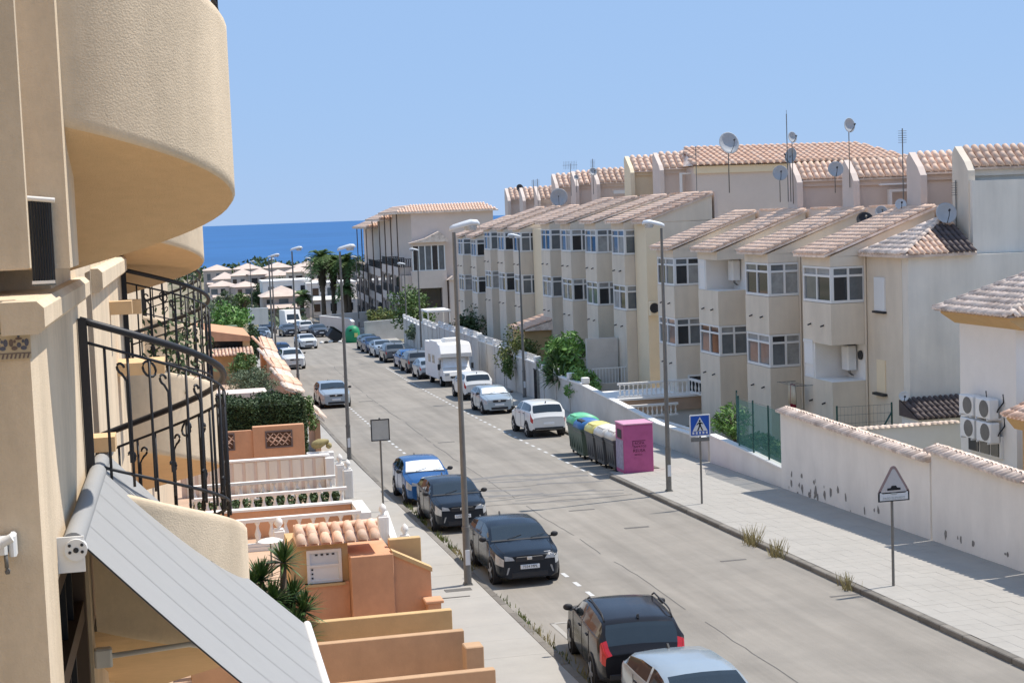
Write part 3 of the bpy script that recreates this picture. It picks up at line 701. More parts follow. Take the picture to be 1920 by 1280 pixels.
# garden wall between house and block
mb=MB(); mb.box(22.6,26.5,48.0,48.2,-1.4,1.1); gw=solo('garden_wall',mb,'white','white garden wall with scalloped tile edge behind the tall white street wall','wall')
me=MB().add(*tile_geom(.4,.1),0,True).mesh('coping_tile',['tilepale'])
for k in range(18): piece('coping_tile',me,gw,(22.7+.215*k,47.9,1.1))
sr=thing('lean_to_shed','small lean-to with roof tiles coloured dark for shade against the grey end wall','shed',(27,50.6,-1.3))
mb=MB(); mb.box(26.1,28.9,50.2,51.45,-1.4,.95); part('wall',mb,'white',sr)
mb=MB(); mb.prism([(50.0,.98),(51.46,1.55),(51.46,.98)],26.0,29.0,'x'); rf=part('roof',mb,'tiledark',sr)  # tile colour carries the shade by the end wall
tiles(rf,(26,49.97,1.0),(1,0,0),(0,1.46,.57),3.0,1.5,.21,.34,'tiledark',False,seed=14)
# wire fence on posts behind the wall
fp=thing('wire_fence','thin wire fence with braced dark posts in front of the grey end wall','fence',(24.4,51,-1.3))
mb=MB(); 
for x in (23.35,25.48): mb=MB(); mb.cyl((x,51,-1.4),(x,51,1.55),.035,n=8); part('post',mb,'greenpost',fp)
mb=MB(); mb.tube([(25.48,51,1.2),(24.9,51,.3)],.03,6); part('brace',mb,'greenpost',fp)
mb=MB()
for k in range(6): mb.tube([(23.35,51,1.5-.3*k),(25.48,51,1.48-.3*k)],.006,4)
for k in range(15): mb.tube([(23.35+.142*k,51,-.2),(23.35+.142*k,51,1.5)],.004,4)
part('wire',mb,'steel',fp)

# the white street wall
ww=thing('white_wall','tall white street wall with tile coping and stained foot on the right','wall',(21.25,40,g(40)))
sec=[(39.95,50.8,1.46,1.64),(35.0,39.85,1.66,1.78),(20,34.9,1.62,1.70)]
cop=MB().add(*tile_geom(.62,.12,6),0,True); 
for a,b,z0,z1 in sec:
    mb=MB(); n=8
    for i in range(n):
        ya=a+(b-a)*i/n; yb=a+(b-a)*(i+1)/n; zb=lambda t:z0+(z1-z0)*(t-a)/(b-a)
        vs=[]
        for yy in (ya,yb):
            for x,z in ((21.1,g(yy)-.2),(21.35,g(yy)-.2),(21.35,zb(yy)-.14),(21.1,zb(yy)-.14)): vs.append((x,yy,z))
        fs=[(0,4,5,1),(1,5,6,2),(2,6,7,3),(3,7,4,0)]
        if i==0: fs.append((0,1,2,3))
        if i==n-1: fs.append((7,6,5,4))
        mb.add(vs,fs)
    part('wall_section',mb,'dirtywhite',ww)
    mb=MB(); sl_=atan2(z1-z0,b-a)
    mb.prism([(20.96,0),(21.05,-.05),(21.4,-.05),(21.52,.03),(21.24,.09)],0,b-a,'y'); 
    M4=Matrix.Translation((0,a,z0-.1))@Matrix.Rotation(sl_,4,'X'); mb.v=[tuple(M4@Vector(v)) for v in mb.v]
    part('coping_bed',mb,'tilepale',ww)
tl_me=[MB().add(*tile_geom(.46,.115,6),0,True).mesh('coping_tile',['tilepale'])]
cnt=0
for a,b,z0,z1 in sec:
    y=a+.1
    while y<b-.05 and cnt<200:
        if y>26:
            z=z0+(z1-z0)*(y-a)/(b-a)
            # two-sided coping: a tile down each side
            piece('coping_tile',tl_me[0],ww,(20.9,y,z-.14+RN.uniform(-.008,.008)),Matrix.Rotation(-pi/2,3,'Z')@Matrix.Rotation(radians(20),3,'X')@Matrix.Rotation(RN.uniform(-.04,.04),3,'Z'))
            piece('coping_tile',tl_me[0],ww,(21.62,y,z-.14+RN.uniform(-.008,.008)),Matrix.Rotation(pi/2,3,'Z')@Matrix.Rotation(radians(20),3,'X')); cnt+=2
        y+=.235
# stains: peeled dark patches with a shape of their own
mb=MB(); rr=random.Random(21)
for k in range(34):
    y=rr.choice([rr.uniform(43,50.2),rr.uniform(46,50.4),rr.uniform(47.5,50.4),rr.uniform(34.5,50)]); zb=g(y)+rr.uniform(.1,.8) if y>44 else g(y)+.45+.0*y
    n=rr.randint(5,8); s=rr.choice([.02,.03,.04,.06,.09,.12]); e=rr.uniform(.8,2.6)
    P=[(21.096-.0004*k*.1,y+s*cos(2*pi*i/n)*rr.uniform(.5,1.2),zb+s*e*sin(2*pi*i/n)*rr.uniform(.5,1.2)) for i in range(n)]
    mb.add(P,[tuple(range(n))])
part('peeled_patch',mb,mat('peeled_render',(.24,.22,.20),.95,.4,9),ww,kind='stuff')

# low white wall and green mesh fence beyond it
def wall_run(name,label,pts,th,x_in,m,cap=.06,capm='white',cat='wall',group=None,base=None,lab_caps=True):
    """pts: (y, x, ztop) along the street"""
    o=thing(name,label,cat,(pts[0][1],(pts[0][0]+pts[-1][0])/2,g((pts[0][0]+pts[-1][0])/2)),0,group)
    mb=MB(); mc=MB()
    for (ya,xa,za),(yb,xb,zb) in zip(pts,pts[1:]):
        vs=[]
        for y,x,z in ((ya,xa,za),(yb,xb,zb)):
            vs+=[(x,y,g(y)-.2),(x+th,y,g(y)-.2),(x+th,y,z-cap),(x,y,z-cap)]
        mb.add(vs,[(0,1,2,3),(7,6,5,4),(0,4,5,1),(1,5,6,2),(2,6,7,3),(3,7,4,0)])
        vs=[]; e=.05
        for y,x,z in ((ya,xa,za),(yb,xb,zb)):
            vs+=[(x-e,y,z-cap),(x+th+e,y,z-cap),(x+th+e,y,z),(x-e,y,z)]
        mc.add(vs,[(0,1,2,3),(7,6,5,4),(0,4,5,1),(1,5,6,2),(2,6,7,3),(3,7,4,0)])
    part('wall_body',mb,m,o); part('coping',mc,capm,o); return o
wall_run('low_wall','low white wall with pale coping between the white wall and the bushes',[(50.85,21.2,-.52),(55,21.2,-.36),(58.4,21.2,-.28)],.22,0,'dirtywhite')
wall_run('low_wall','low white capped wall behind the recycling bins and lamp post',[(58.6,21.2,-.52),(65,21.2,-.66),(70.9,21.2,-.42),(77.6,21.25,-.2)],.22,0,'streetwall')
wall_run('inner_wall','second low white wall running inside the garden behind the crossing sign',[(57,22.6,-.95),(66,22.8,-1.1),(71.5,22.9,-1.3)],.2,0,'white')
gf=thing('mesh_fence','green windbreak mesh fence on posts along the low white wall','fence',(21.35,54,g(54)))
for k in range(5):
    y=50.95+1.48*k; x=21.31+(.5 if k==4 else 0); mb=MB(); mb.cyl((x,y,-.6),(x,y,1.52+.02*k),.035,n=8); part('post',mb,'greenpost',gf)
mb=MB(); 
for k in range(4):
    ya,yb=50.95+1.48*k,50.95+1.48*(k+1); xa=21.31; xb=21.31+(.5 if k==3 else 0); n=5
    for i in range(n):
        t0,t1=i/n,(i+1)/n
        def pp(t,z): return (xa+(xb-xa)*t+.02*sin(t*9+k),ya+(yb-ya)*t,z)
        for j in range(4):
            z0_,z1_=-.5+.49*j,-.5+.49*(j+1); mb.quad(pp(t0,z0_),pp(t1,z0_),pp(t1,z1_),pp(t0,z1_))
gm=MT['mesh'].node_tree; pb=gm.nodes['Principled BSDF']; pb.inputs['Alpha'].default_value=.5
part('windbreak_mesh',mb,'mesh',gf)
mb=MB(); 
for k in range(4): mb.tube([(21.31,50.95+1.48*k,1.5),(21.31+(.5 if k==3 else 0),52.43+1.48*k,1.5)],.008,4)
part('wire',mb,'steel',gf)

# terrace with white balustrade and terracotta band
def baluster_mesh(h,r=.06,m='white'):
    p=[(r*.9,0),(r*.9,h*.06),(r*.5,h*.1),(r*.95,h*.32),(r*1.05,h*.42),(r*.55,h*.66),(r*.42,h*.78),(r*.6,h*.86),(r*.9,h*.93),(r*.9,h)]
    return MB().lathe(p,(0,0,0),7).mesh('baluster',[m])
def balustrade(name,label,A_,B_,z,h,cat='balustrade',rail=.10,pitch=.23,m='white',group=None,thick=.16):
    A_=Vector((*A_,0));B_=Vector((*B_,0)); d=(B_-A_); L=d.length; d.normalize(); nrm=Vector((-d.y,d.x,0))
    zc=z if isinstance(z,(tuple,list)) else (z,z)
    o=thing(name,label,cat,(*((A_+B_)/2).to_2d(),min(zc)),0,group)
    def rail_(zz,hh):
        mb=MB(); vs=[]
        for p,zq in ((A_,zc[0]),(B_,zc[1])):
            for s in (-1,1):
                for t in (0,1): q=p+nrm*(thick/2*s); vs.append((q.x,q.y,zq+zz+hh*t))
        mb.add(vs,[(0,1,3,2),(4,6,7,5),(0,4,5,1),(2,3,7,6),(0,2,6,4),(1,5,7,3)]); return mb
    part('bottom_rail',rail_(0,.08),m,o); part('top_rail',rail_(h-rail,rail),m,o)
    me=baluster_mesh(h-rail-.08,r=max(.055,pitch*.235),m=m); n=int(L/pitch)
    for k in range(n):
        t=(k+.5)/n; q=A_+d*(L*t); piece('baluster',me,o,(q.x,q.y,zc[0]+(zc[1]-zc[0])*t+.08))
    return o
tr=thing('terrace','raised garden terrace with a terracotta band in front of the cream block','terrace',(24,74,-1.6))
mb=MB(); mb.box(21.5,26.2,72.3,76,-2.2,-.42); part('terrace_wall',mb,'white',tr)
mb=MB(); mb.box(21.45,26.3,72.1,72.29,-1.1,-.48); part('terracotta_band',mb,'earth',tr)
mb=MB(); mb.box(21.4,26.4,72.0,72.31,-.47,-.37); part('coping',mb,'white',tr)
balustrade('balustrade','white balustrade along the front of the terracotta banded terrace',(21.6,72.4),(25.3,72.4),-.36,.72)
balustrade('balustrade','short white balustrade stepping down beside the terrace door',(25.35,72.4),(26.4,70.2),(-.32,-.62),.72)
balustrade('balustrade','lower white balustrade half hidden behind the low wall by the bins',(21.6,71.0),(24.2,71.0),-1.2,.62)
# patios in front of the long block
pt=thing('garden_patio','white walled patio with a railing below the middle of the long block','patio',(24.5,83,-2.3))
mb=MB(); mb.box(23.1,24.9,83.2,83.45,-2.4,1.7); mb.box(23.0,26.2,82.0,82.2,-2.4,-.7); mb.box(23.2,26.3,80.5,80.7,-2.4,-1.2); part('wall',mb,'streetwall',pt)
mb=MB()
for k in range(18): mb.box(23.1+.18*k,23.13+.18*k,82.05,82.08,-.7,.1)
mb.box(23.05,26.25,82.04,82.09,.1,.15); part('railing',mb,'whitemetal',pt)
mb=MB(); mb.box(26.0,26.45,81.55,81.69,-1.2,.5); f_=part('window',mb,'pvc',pt); mb=MB(); mb.box(26.1,26.4,81.5,81.56,-1.1,.4); part('pane',mb,'glassdark',f_)
# garden walls along the street towards the sea
rr=random.Random(8); segs_=[(78.0,88.4,-.22,'garden wall with scalloped white top beside the palm bushes'),(89.2,99.0,-.02,'white garden wall with square piers behind the silver hatchback'),
  (99.2,108.5,.05,'white garden wall with piers behind the motorhome'),(108.8,119,.05,'white garden wall just beyond the motorhome'),(119.3,130,-.25,'white garden wall behind the two blue parked cars'),
  (130.3,142,-.7,'white garden wall behind the grey and silver parked cars'),(142.3,158,-1.2,'white garden wall ending before the green igloo bin')]
for a,b,zt,l in segs_:
    o=wall_run('street_wall',l,[(y,21.25+drift(y)*.98,zt-.012*(y-a)) for y in (a,(a+b)/2,b)],.22,0,'streetwall',.09)
    y=a
    me=MB().cbox(-.19,.19,-.19,.19,0,.3,.03).mesh('pier_cap',['white']); mp=MB().cbox(-.16,.16,-.16,.16,0,3.0,.01).mesh('pier',['streetwall'])
    while y<b:
        x=21.36+drift(y)*.98; z=zt-.012*(y-a); piece('pier',mp,o,(x,y,z-2.95)); piece('pier_cap',me,o,(x,y,z+.05)); y+=3.1
    if 89<a<140:
        mb=MB()
        y=a+.5
        while y<b-.5:
            x=21.36+drift(y)*.98; z=zt-.012*(y-a); 
            mb.lathe([(.05,0),(.08,.12),(.04,.3),(.07,.4)],(x,y,z),6); y+=.45
        part('baluster',mb,'white',o,kind='stuff')
gt=thing('garden_gate','narrow dark gate between white piers opposite the silver hatchback','gate',(21.4,88.8,g(88.8)))
mb=MB()
for k in range(6): mb.box(21.4,21.43,88.45+.12*k,88.48+.12*k,g(89),g(89)+1.9)
mb.box(21.39,21.44,88.42,89.15,g(89)+1.9,g(89)+1.96); mb.box(21.39,21.44,88.42,89.15,g(89)+.1,g(89)+.16); part('bars',mb,'black',gt)
sh=thing('garden_shed','small yellow hut with weathered tile roof behind the yellowish bush','shed',(24.2,100.5,-2.6))
mb=MB(); mb.box(23.2,26.3,98.6,102,-2.8,1.2); part('wall',mb,'yellow',sh)
mb=MB(); mb.prism([(22.9,1.15),(26.6,2.2),(26.6,1.15)],98.3,102.2,'y'); rf=part('roof',mb,'tilepale',sh)
tiles(rf,(22.9,102.2,1.2),(0,-1,0),(3.7,0,1.05),3.9,3.8,.25,.4,'tile',True,seed=15)
pg=thing('pergola','white slatted pergola roof in a garden beside the far lamp post','pergola',(24.5,142,-4))
mb=MB(); mb.box(23.8,26.0,140,143.5,.1,.28); part('roof_panel',mb,'white',pg)
for x in (23.9,25.9):
    for y in (140.1,143.4): mb=MB(); mb.cyl((x,y,-4),(x,y,.1),.06,n=6); part('post',mb,'white',pg)

# ------------------------------------------------------------ the near apartment house on the left
NB=thing('apartment_house','near cream stucco house with curved balconies and black iron railings','apartment house',(-1.5,18,-1))
def XF(y): return -.70+.0165*y
Z0=CH
def fbox(mb,ya,yb,n0,n1,z0,z1,mi=0):      # box along the facade; n = distance out from the facade plane
    vs=[]
    for z in (z0,z1):
        for y,nn in ((ya,n0),(ya,n1),(yb,n1),(yb,n0)): vs.append((XF(y)+nn,y,Z0+z))
    mb.add(vs,[(0,3,2,1),(4,5,6,7),(0,1,5,4),(1,2,6,5),(2,3,7,6),(3,0,4,7)],mi)
mb=MB(); fbox(mb,7.2,7.88,-6,0,-9.3,-.30); fbox(mb,7.88,9.95,-6,0,-9.3,-4.8); fbox(mb,7.88,9.95,-6,0,-1.72,-.30); fbox(mb,7.88,9.95,-6,-.25,-4.8,-1.72); fbox(mb,9.95,11.35,-6,0,-9.3,-.30); fbox(mb,12.0,60,-6,0,-9.3,3.2); fbox(mb,11.35,12.0,-6,-.12,-9.3,3.2)
part('wall',mb,'stucco',NB)
mb=MB(); fbox(mb,7.26,7.33,-6,.018,-.16,4.5); fbox(mb,7.331,7.86,-6,-.25,-.161,4.5); fbox(mb,7.861,8.5,-6,.150,-.18,4.5); fbox(mb,8.501,12.0,-6,.0,-.301,4.5); part('upper_wall',mb,'stucco',NB)
mb=MB(); fbox(mb,-22,3.2,-6,-.25,-9.3,4.5); fbox(mb,-22,-2.6,-.25,.1,-9.3,4.5); fbox(mb,3.21,6.4,-6,-1.35,-9.3,4.5); part('wall',mb,'stucco',NB,'rest of the house behind the viewpoint')
mb=MB(); fbox(mb,-2.5,2.3,-.249,1.35,-2.0,-1.75); fbox(mb,-2.5,2.3,-.249,1.35,1.15,1.4); fbox(mb,-2.5,2.3,1.25,1.35,1.41,2.3); part('balcony_slab',mb,'stucco',NB)
mb=MB()
def mould(mb,ya,yb,z0,z1,out):
    b=.03; poly=[(-.1,z0),(out-.03,z0),(out,z0+b),(out,z1-b),(out-b,z1),(-.1,z1)]
    n=len(poly); vs=[(XF(y)+p[0],y,Z0+p[1]) for y in (ya,yb) for p in poly]
    mb.add(vs,[tuple(range(n)),tuple(range(2*n-1,n-1,-1))]+[(i,i+n,(i+1)%n+n,(i+1)%n) for i in range(n)])
mould(mb,7.05,10.45,-.445,-.301,.085); part('string_course',mb,'stucco',NB)
mb=MB(); mould(mb,12.05,17.2,-.47,-.29,.085); part('string_course',mb,'stucco',NB)
# ceramic frieze on the front of the corner pier
mb=MB(); xa,xb=-1.0,XF(7.2)-.005; mb.box(-1.4,xb,7.185,7.199,Z0-.585,Z0-.455)
for k in range(11):
    x=xb-.012-.018*k; mb.add([(x-.008,7.182,Z0-.582),(x,7.182,Z0-.582),(x+.006,7.182,Z0-.562),(x-.002,7.182,Z0-.562)],[(0,1,2,3)],1)
for cx_ in (xb-.05,xb-.14,xb-.23):
    for k,(dx,dz,rx,rz) in enumerate(((0,.05,.010,.012),(-.02,.036,.014,.010),(.02,.036,.014,.010),(-.033,.06,.010,.018),(.033,.06,.010,.018),(0,.078,.016,.006),(0,.09,.006,.010),(-.018,.066,.006,.008),(.018,.066,.006,.008))):
        P=[(cx_+dx+rx*cos(t*pi/4),7.1825,Z0-.572+dz+rz*sin(t*pi/4)) for t in range(8)]
        mb.add(P,[tuple(range(8))],1 if k%2 else 2)
mb.box(-1.4,xb,7.181,7.1845,Z0-.470,Z0-.465,1); mb.box(-1.4,xb,7.181,7.1845,Z0-.561,Z0-.557,1)
mb.v=[(v[0]+.012,v[1],v[2]+.026) for v in mb.v]; part('ceramic_frieze',mb,['frieze1','frieze2','frieze3'],NB)
# grille at the upper small opening
mb=MB(); x0,x1=XF(8.1)-.105,XF(8.1)+.03
gx0,gx1=-.600,-.492
mb.box(gx0,gx1,7.848,7.8605,Z0-.26,Z0+.15); part('dark_opening',mb,'glass',NB)
mb=MB(); mb.cyl((gx0,7.82,Z0+.165),(gx1+.02,7.82,Z0+.15),.012,n=8); mb.box(gx0,gx1,7.815,7.827,Z0-.25,Z0-.235); gr=part('grille_rail',mb,'pvc',NB)
for k in range(9):
    x=gx0+.008+.0122*k; mb=MB(); mb.cyl((x,7.825,Z0-.25),(x,7.825,Z0+.15),.0045,n=6); part('bar',mb,'black',gr)
# balconies: curved skirt with sloping foot and an iron railing above it
def skirt(name,Yc,R,zb,hh,dz,th=.10,N=28,soffit=True,label=None):
    mb=MB(); F=XF(Yc)
    def q(t,r,z): return (F+r*sin(t),Yc-r*cos(t),Z0+z)
    rows=[]
    for i in range(N+1):
        t=pi*i/N; b=zb-dz*(t-pi/2)/(pi/2); tp=b+hh
        rows.append([q(t,R-.015,b),q(t,R,b+.02),q(t,R,b+.06),q(t,R,tp-.06),q(t,R,tp-.02),q(t,R-.015,tp),q(t,R-th,tp),q(t,R-th,b+.12),(F-.02,Yc-(R-.015)*cos(t),Z0+b)])
    m=9
    for r_ in rows: mb.v.extend(r_)
    for i in range(N):
        for j in range(7): mb.f.append((i*m+j,(i+1)*m+j,(i+1)*m+j+1,i*m+j+1)); mb.m.append(0); mb.s.append(True)
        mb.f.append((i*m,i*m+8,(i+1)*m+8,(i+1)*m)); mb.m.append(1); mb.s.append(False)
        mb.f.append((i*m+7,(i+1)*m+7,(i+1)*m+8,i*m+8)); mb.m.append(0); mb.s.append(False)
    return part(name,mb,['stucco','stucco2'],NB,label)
def railing(Yc,R,ztop,dz,h=.95,nb=22,seed=0,r=.0105,label=None):
    F=XF(Yc)
    def q(t,z,rr=R): 
        zz=ztop-dz*(t-pi/2)/(pi/2)+z; return Vector((F+rr*sin(t),Yc-rr*cos(t),Z0+zz))
    ts=[pi*i/40 for i in range(41)]
    mb=MB(); mb.tube([q(t,0) for t in ts],.024,8); o=part('railing',mb,'black',NB,label)
    mb=MB(); mb.tube([q(t,-.135) for t in ts],.011,6); part('rail',mb,'black',o)
    mb=MB(); mb.tube([q(t,-h+.02) for t in ts],.012,6); part('rail',mb,'black',o)
    for t in (0.0,pi):
        mb=MB(); a,b=q(t,0),q(t,-h-.06); mb.box(a.x-.01,a.x+.045,a.y-.028,a.y+.028,b.z,a.z+.01); part('post',mb,'black',o)
    for k in range(1,nb):
        t=pi*k/nb; mb=MB(); mb.tube([q(t,-.135),q(t,-h-.06)],r,6); part('bar',mb,'black',o)
    rr=random.Random(seed)
    for k in range(2,nb-1,2):
        t0=pi*k/nb; w=pi/nb*.85
        mb=MB(); P=[]
        for i in range(13):                                     # lower end curl, straight, upper end curl
            a=i/12*1.6*pi; rad=.045*(1-i/16); P.append((t0-w*.5+ (rad*cos(a))/R, -.20-.02+rad*sin(a)-.02))
        P=[(t0-w*.35-.035*sin(a)*(1-a/9)/R*1.0, -.24+.045*(1-cos(a))*0-.04*cos(a)*(1-a/9)) for a in [x*.5 for x in range(9,-1,-1)]]
        P+=[(t0-w*.1,-.32),(t0-w*.1,-h+.22)]
        P+=[(t0-w*.1+ (.035*sin(a)*(1-a/9))/R - .0, -h+.12-.045*cos(a+.2)*(1-a/9)+0.02) for a in [x*.5 for x in range(0,10)]]
        mb.tube([q(t,z) for t,z in P],.009,5); part('scroll',mb,'black',o)
    for k in range(3,nb,6):
        t0=pi*k/nb; mb=MB(); mb.tube([q(t0+.05*cos(a),-.20+.05*sin(a)) for a in [2*pi*i/12 for i in range(13)]],.009,5); part('ring',mb,'black',o)
    return o
skirt('balcony_skirt',9.0,1.0,.15,.95,.40,label='upper near curved balcony front with ochre underside')
railing(9.0,.95,1.98,.40,.82,18,1,label='iron railing on the upper near balcony, mostly above the picture')
skirt('balcony_skirt',11.2,1.035,-3.13,.95,.55,label='curved balcony front beside the awning')
railing(11.2,.925,-1.07,.50,.95,20,2,label='black curved railing above the awning')
skirt('balcony_skirt',17.5,.91,-.40,.95,.36,label='farther upper curved balcony front')
skirt('balcony_skirt',18.4,.985,-2.83,.95,.40,label='curved balcony front behind the near railing')
railing(18.4,.945,-.86,.42,.95,20,3,label='second black curved railing, with pots behind it')
skirt('balcony_skirt',25.6,1.0,-2.7,.95,.40); railing(25.6,.93,-.80,.42,.95,18,4,label='farthest black curved railing')
# white jambs and beams on the facade
mb=MB(); fbox(mb,11.36,11.99,-.119,-.10,-2.6,-.5); part('door',mb,'brown',NB)
mb=MB(); fbox(mb,10.75,11.0,0,.17,-1.50,-1.40); part('corbel',mb,'stucco2',NB)
mb=MB(); fbox(mb,15.4,16.0,.0,.45,-1.42,-1.30); fbox(mb,14.6,14.8,0,.2,-.78,-.66); fbox(mb,16.8,17.0,0,.22,-.9,-.75); part('corbel',mb,'stucco2',NB)
# terrace door below the awning: brown rails and light frame
mb=MB(); 
for a,b in ((7.9,7.97),(9.86,9.94)): fbox(mb,a,b,-.2,-.02,-4.6,-1.73)
fbox(mb,7.97,9.86,-.2,-.02,-1.86,-1.73); fbox(mb,7.97,9.86,-.14,-.03,-2.42,-2.30); f_=part('door_frame',mb,'brown',NB)
mb=MB(); fbox(mb,7.97,9.86,-.22,-.20,-4.6,-1.86); part('pane',mb,'curtain',f_)
for y in (8.5,8.95,9.4):
    mb=MB(); fbox(mb,y,y+.035,-.13,-.06,-4.6,-1.86); part('bar',mb,'black',f_)
# potted things and blue cloth on the second balcony
for y,x,l in ((17.9,.05,'leafy pot plant at the near side of the second balcony'),(18.7,.28,'leafy pot plant at the street side of the second balcony')):
    t=thing('potted_plant',l,'plant',(x,y,Z0-2.0)); mb=MB(); mb.lathe([(.10,0),(.15,.25),(.16,.27)],(x,y,Z0-2.05),10); part('pot',mb,'tile',t)
    mb=MB(); rr=random.Random(int(y*10))
    for i in range(170):
        c=Vector((x+rr.gauss(0,.16),y+rr.gauss(0,.16),Z0-1.45+rr.gauss(0,.28))); a=Vector((rr.uniform(-1,1),rr.uniform(-1,1),rr.uniform(-1,1))).normalized()*.05; b=a.orthogonal().normalized()*.022
        mb.add([c-a,c+b,c+a,c-b],[(0,1,2,3)])
    part('foliage',mb,'leafdark',t)
mb=MB(); mb.cbox(-.05,.42,17.9,18.6,Z0-1.95,Z0-1.78,.03); solo('blue_cloth',mb,'towelblue','bright blue folded cloth behind the second curved railing','cloth')
# awning
AW=thing('awning','grey slanted fabric awning with white front bar under the near railing','awning',(-.4,9.5,Z0-1.6))
ya,yb=7.98,11.0
def aw(y,t):                                  # t 0 at the roller, 1 at the front bar
    return (XF(y)+.085+(1.335)*t, y, Z0-1.53+.012*(11-y)*0-1.36*t-.03*sin(pi*t))
mb=MB(); n=14; mm=6
for s in (0,1):
    for i in range(n+1):
        for j in range(mm+1):
            p=aw(ya+(yb-ya)*j/mm,i/n); mb.v.append((p[0],p[1],p[2]-(.012 if s else 0)))
for i in range(n):
    for j in range(mm):
        a=i*(mm+1)+j; mb.f.append((a,a+1,a+mm+2,a+mm+1)); mb.m.append(0); mb.s.append(True)
        k=(n+1)*(mm+1); mb.f.append((k+a,k+a+mm+1,k+a+mm+2,k+a+1)); mb.m.append(0); mb.s.append(True)
part('fabric',mb,'awning',AW)
mb=MB()
for j in (1,2,3,4,5):
    y=ya+(yb-ya)*j/6
    for i in range(n):
        p,q_=aw(y,i/n),aw(y,(i+1)/n); mb.quad((p[0]+.003,p[1]-.004,p[2]+.003),(p[0]+.003,p[1]+.004,p[2]+.003),(q_[0]+.003,q_[1]+.004,q_[2]+.003),(q_[0]+.003,q_[1]-.004,q_[2]+.003))
part('seam',mb,mat('awning_seam',(.265,.265,.265),.8,.03,6),AW)
mb=MB(); mb.cyl((XF(ya)+.075,ya-.01,Z0-1.56),(XF(yb)+.075,yb+.02,Z0-1.56),.055,n=14); part('roller',mb,'awning',AW)
mb=MB(); mb.cyl((XF(yb)+.09,yb-.03,Z0-1.52),(XF(yb)+.09,yb+.05,Z0-1.52),.06,n=14); part('roller_cap',mb,'pvc',AW)
mb=MB(); pa,pb_=aw(ya-.03,1),aw(yb+.03,1); mb.cyl(pa,pb_,.03,n=10); part('front_bar',mb,'pvc',AW)
mb=MB(); fbox(mb,ya-.05,ya-.035,-.02,.13,-1.70,-1.52); mb.cyl((XF(ya)+.09,ya-.07,Z0-1.585),(XF(ya)+.09,ya-.02,Z0-1.585),.055,n=16)
part('end_bracket',mb,'pvc',AW)
mb=MB()
for dx,dz in ((0,0),(.03,.025),(-.03,.025),(.03,-.01),(-.03,-.01)): mb.cyl((XF(ya)+.09+dx,ya-.075,Z0-1.585+dz),(XF(ya)+.09+dx,ya-.07,Z0-1.585+dz),.008 if dx or dz else .014,n=8)
part('screw',mb,'darkplastic',AW)
for y in (10.06,8.25):
    p=aw(y,1); mb=MB(); a=(XF(y)+.05,y,Z0-2.72); mb.tube([a,(a[0]+.55,y,a[2]+.03),(p[0]-.02,y,p[2]-.03)],.018,8); mb.cbox(a[0]-.05,a[0]+.06,y-.04,y+.04,a[2]-.06,a[2]+.06,.012); part('arm',mb,'pvc',AW)
# crank gear on the corner pier
ck=thing('awning_crank','white awning crank gear with hanging eye on the near pier','crank gear',(-.83,7.1,Z0-1.6))
mb=MB(); mb.cbox(-.875,-.825,7.08,7.195,Z0-1.60,Z0-1.53,.012); mb.cbox(-.822,-.79,7.10,7.195,Z0-1.615,Z0-1.515,.01); mb.cyl((-.80,7.06,Z0-1.52),(-.86,7.06,Z0-1.55),.02,n=10); mb.v=[(v[0]+.105,v[1],v[2]+.185) for v in mb.v]; part('gear_box',mb,'pvc',ck)
mb=MB(); mb.tube([(-.835,7.1,Z0-1.59),(-.832,7.09,Z0-1.66)],.009,8); mb.tube([(-.832,7.09,Z0-1.66)]+[(-.83+.008*sin(a),7.09,Z0-1.675-.012*cos(a)) for a in [.5*k for k in range(13)]],.005,6); mb.v=[(v[0]+.105,v[1],v[2]+.185) for v in mb.v]; part('eye',mb,'steel',ck)

# ------------------------------------------------------------ front gardens on the left
def xwall(name,label,y,x0,x1,zt,th,m,cap=None,capm='white',h=2.2,post=None,group=None):
    o=thing(name,label,'wall',((x0+x1)/2,y,zt-h),0,group); mb=MB(); mb.cbox(x0,x1,y,y+th,zt-h,zt-(cap or 0),.012); part('wall_body',mb,m,o)
    if cap: mb=MB(); mb.cbox(x0-.02,x1+.06,y-.05,y+th+.05,zt-cap,zt,.015); part('coping',mb,capm,o)
    if post: mb=MB(); mb.cbox(*post,.02); part('post',mb,m,o)
    return o
mb=MB(); strip(mb,-3,5.95,14,140,.02,8); solo('garden_floor',mb,'earth',kind='structure')
xwall('garden_wall','nearest orange garden wall at the bottom edge of the picture',28.0,.2,5.78,.27,.2,'ochre')
xwall('garden_wall','orange garden wall with a small square post at its street end',31.2,.2,5.80,.19,.2,'ochre',post=(5.62,6.0,30.15,30.55,-.9,.12))
xwall('garden_wall','yellow garden wall just in front of the tile roofed meter hut',33.2,.2,5.92,.13,.2,'yellow')
# meter hut
hu=thing('meter_hut','orange and yellow meter hut with small barrel tile roof and white meter box','hut',(4.2,36,-.95))
mb=MB(); mb.box(2.6,3.95,35.7,37.2,-1.2,1.34); part('wall',mb,'yellow',hu)
mb=MB(); mb.cbox(3.95,4.95,35.2,37.2,-1.2,1.06,.015); mb.box(2.6,3.94,35.55,35.69,-1.2,.42); part('front_wall',mb,'orange',hu)
mb=MB(); mb.cbox(4.95,5.72,35.9,36.1,-1.2,1.25,.015); part('side_wall',mb,'yellow',hu)
mb=MB(); mb.prism([(4.955,1.0),(5.83,.55),(5.83,-1.2),(4.955,-1.2)],35.3,35.5,'y'); part('wing_wall',mb,'orange',hu)
mb=MB(); mb.prism([(4.93,1.12),(4.93,1.02),(5.86,.54),(5.86,.64)],35.25,35.55,'y'); part('wing_coping',mb,'yellow',hu)
mb=MB(); mb.cbox(5.66,5.98,34.9,35.25,-1.2,-.12,.02); mb.cbox(5.6,6.04,34.85,35.3,-.12,-.05,.02); part('post',mb,'orange',hu)
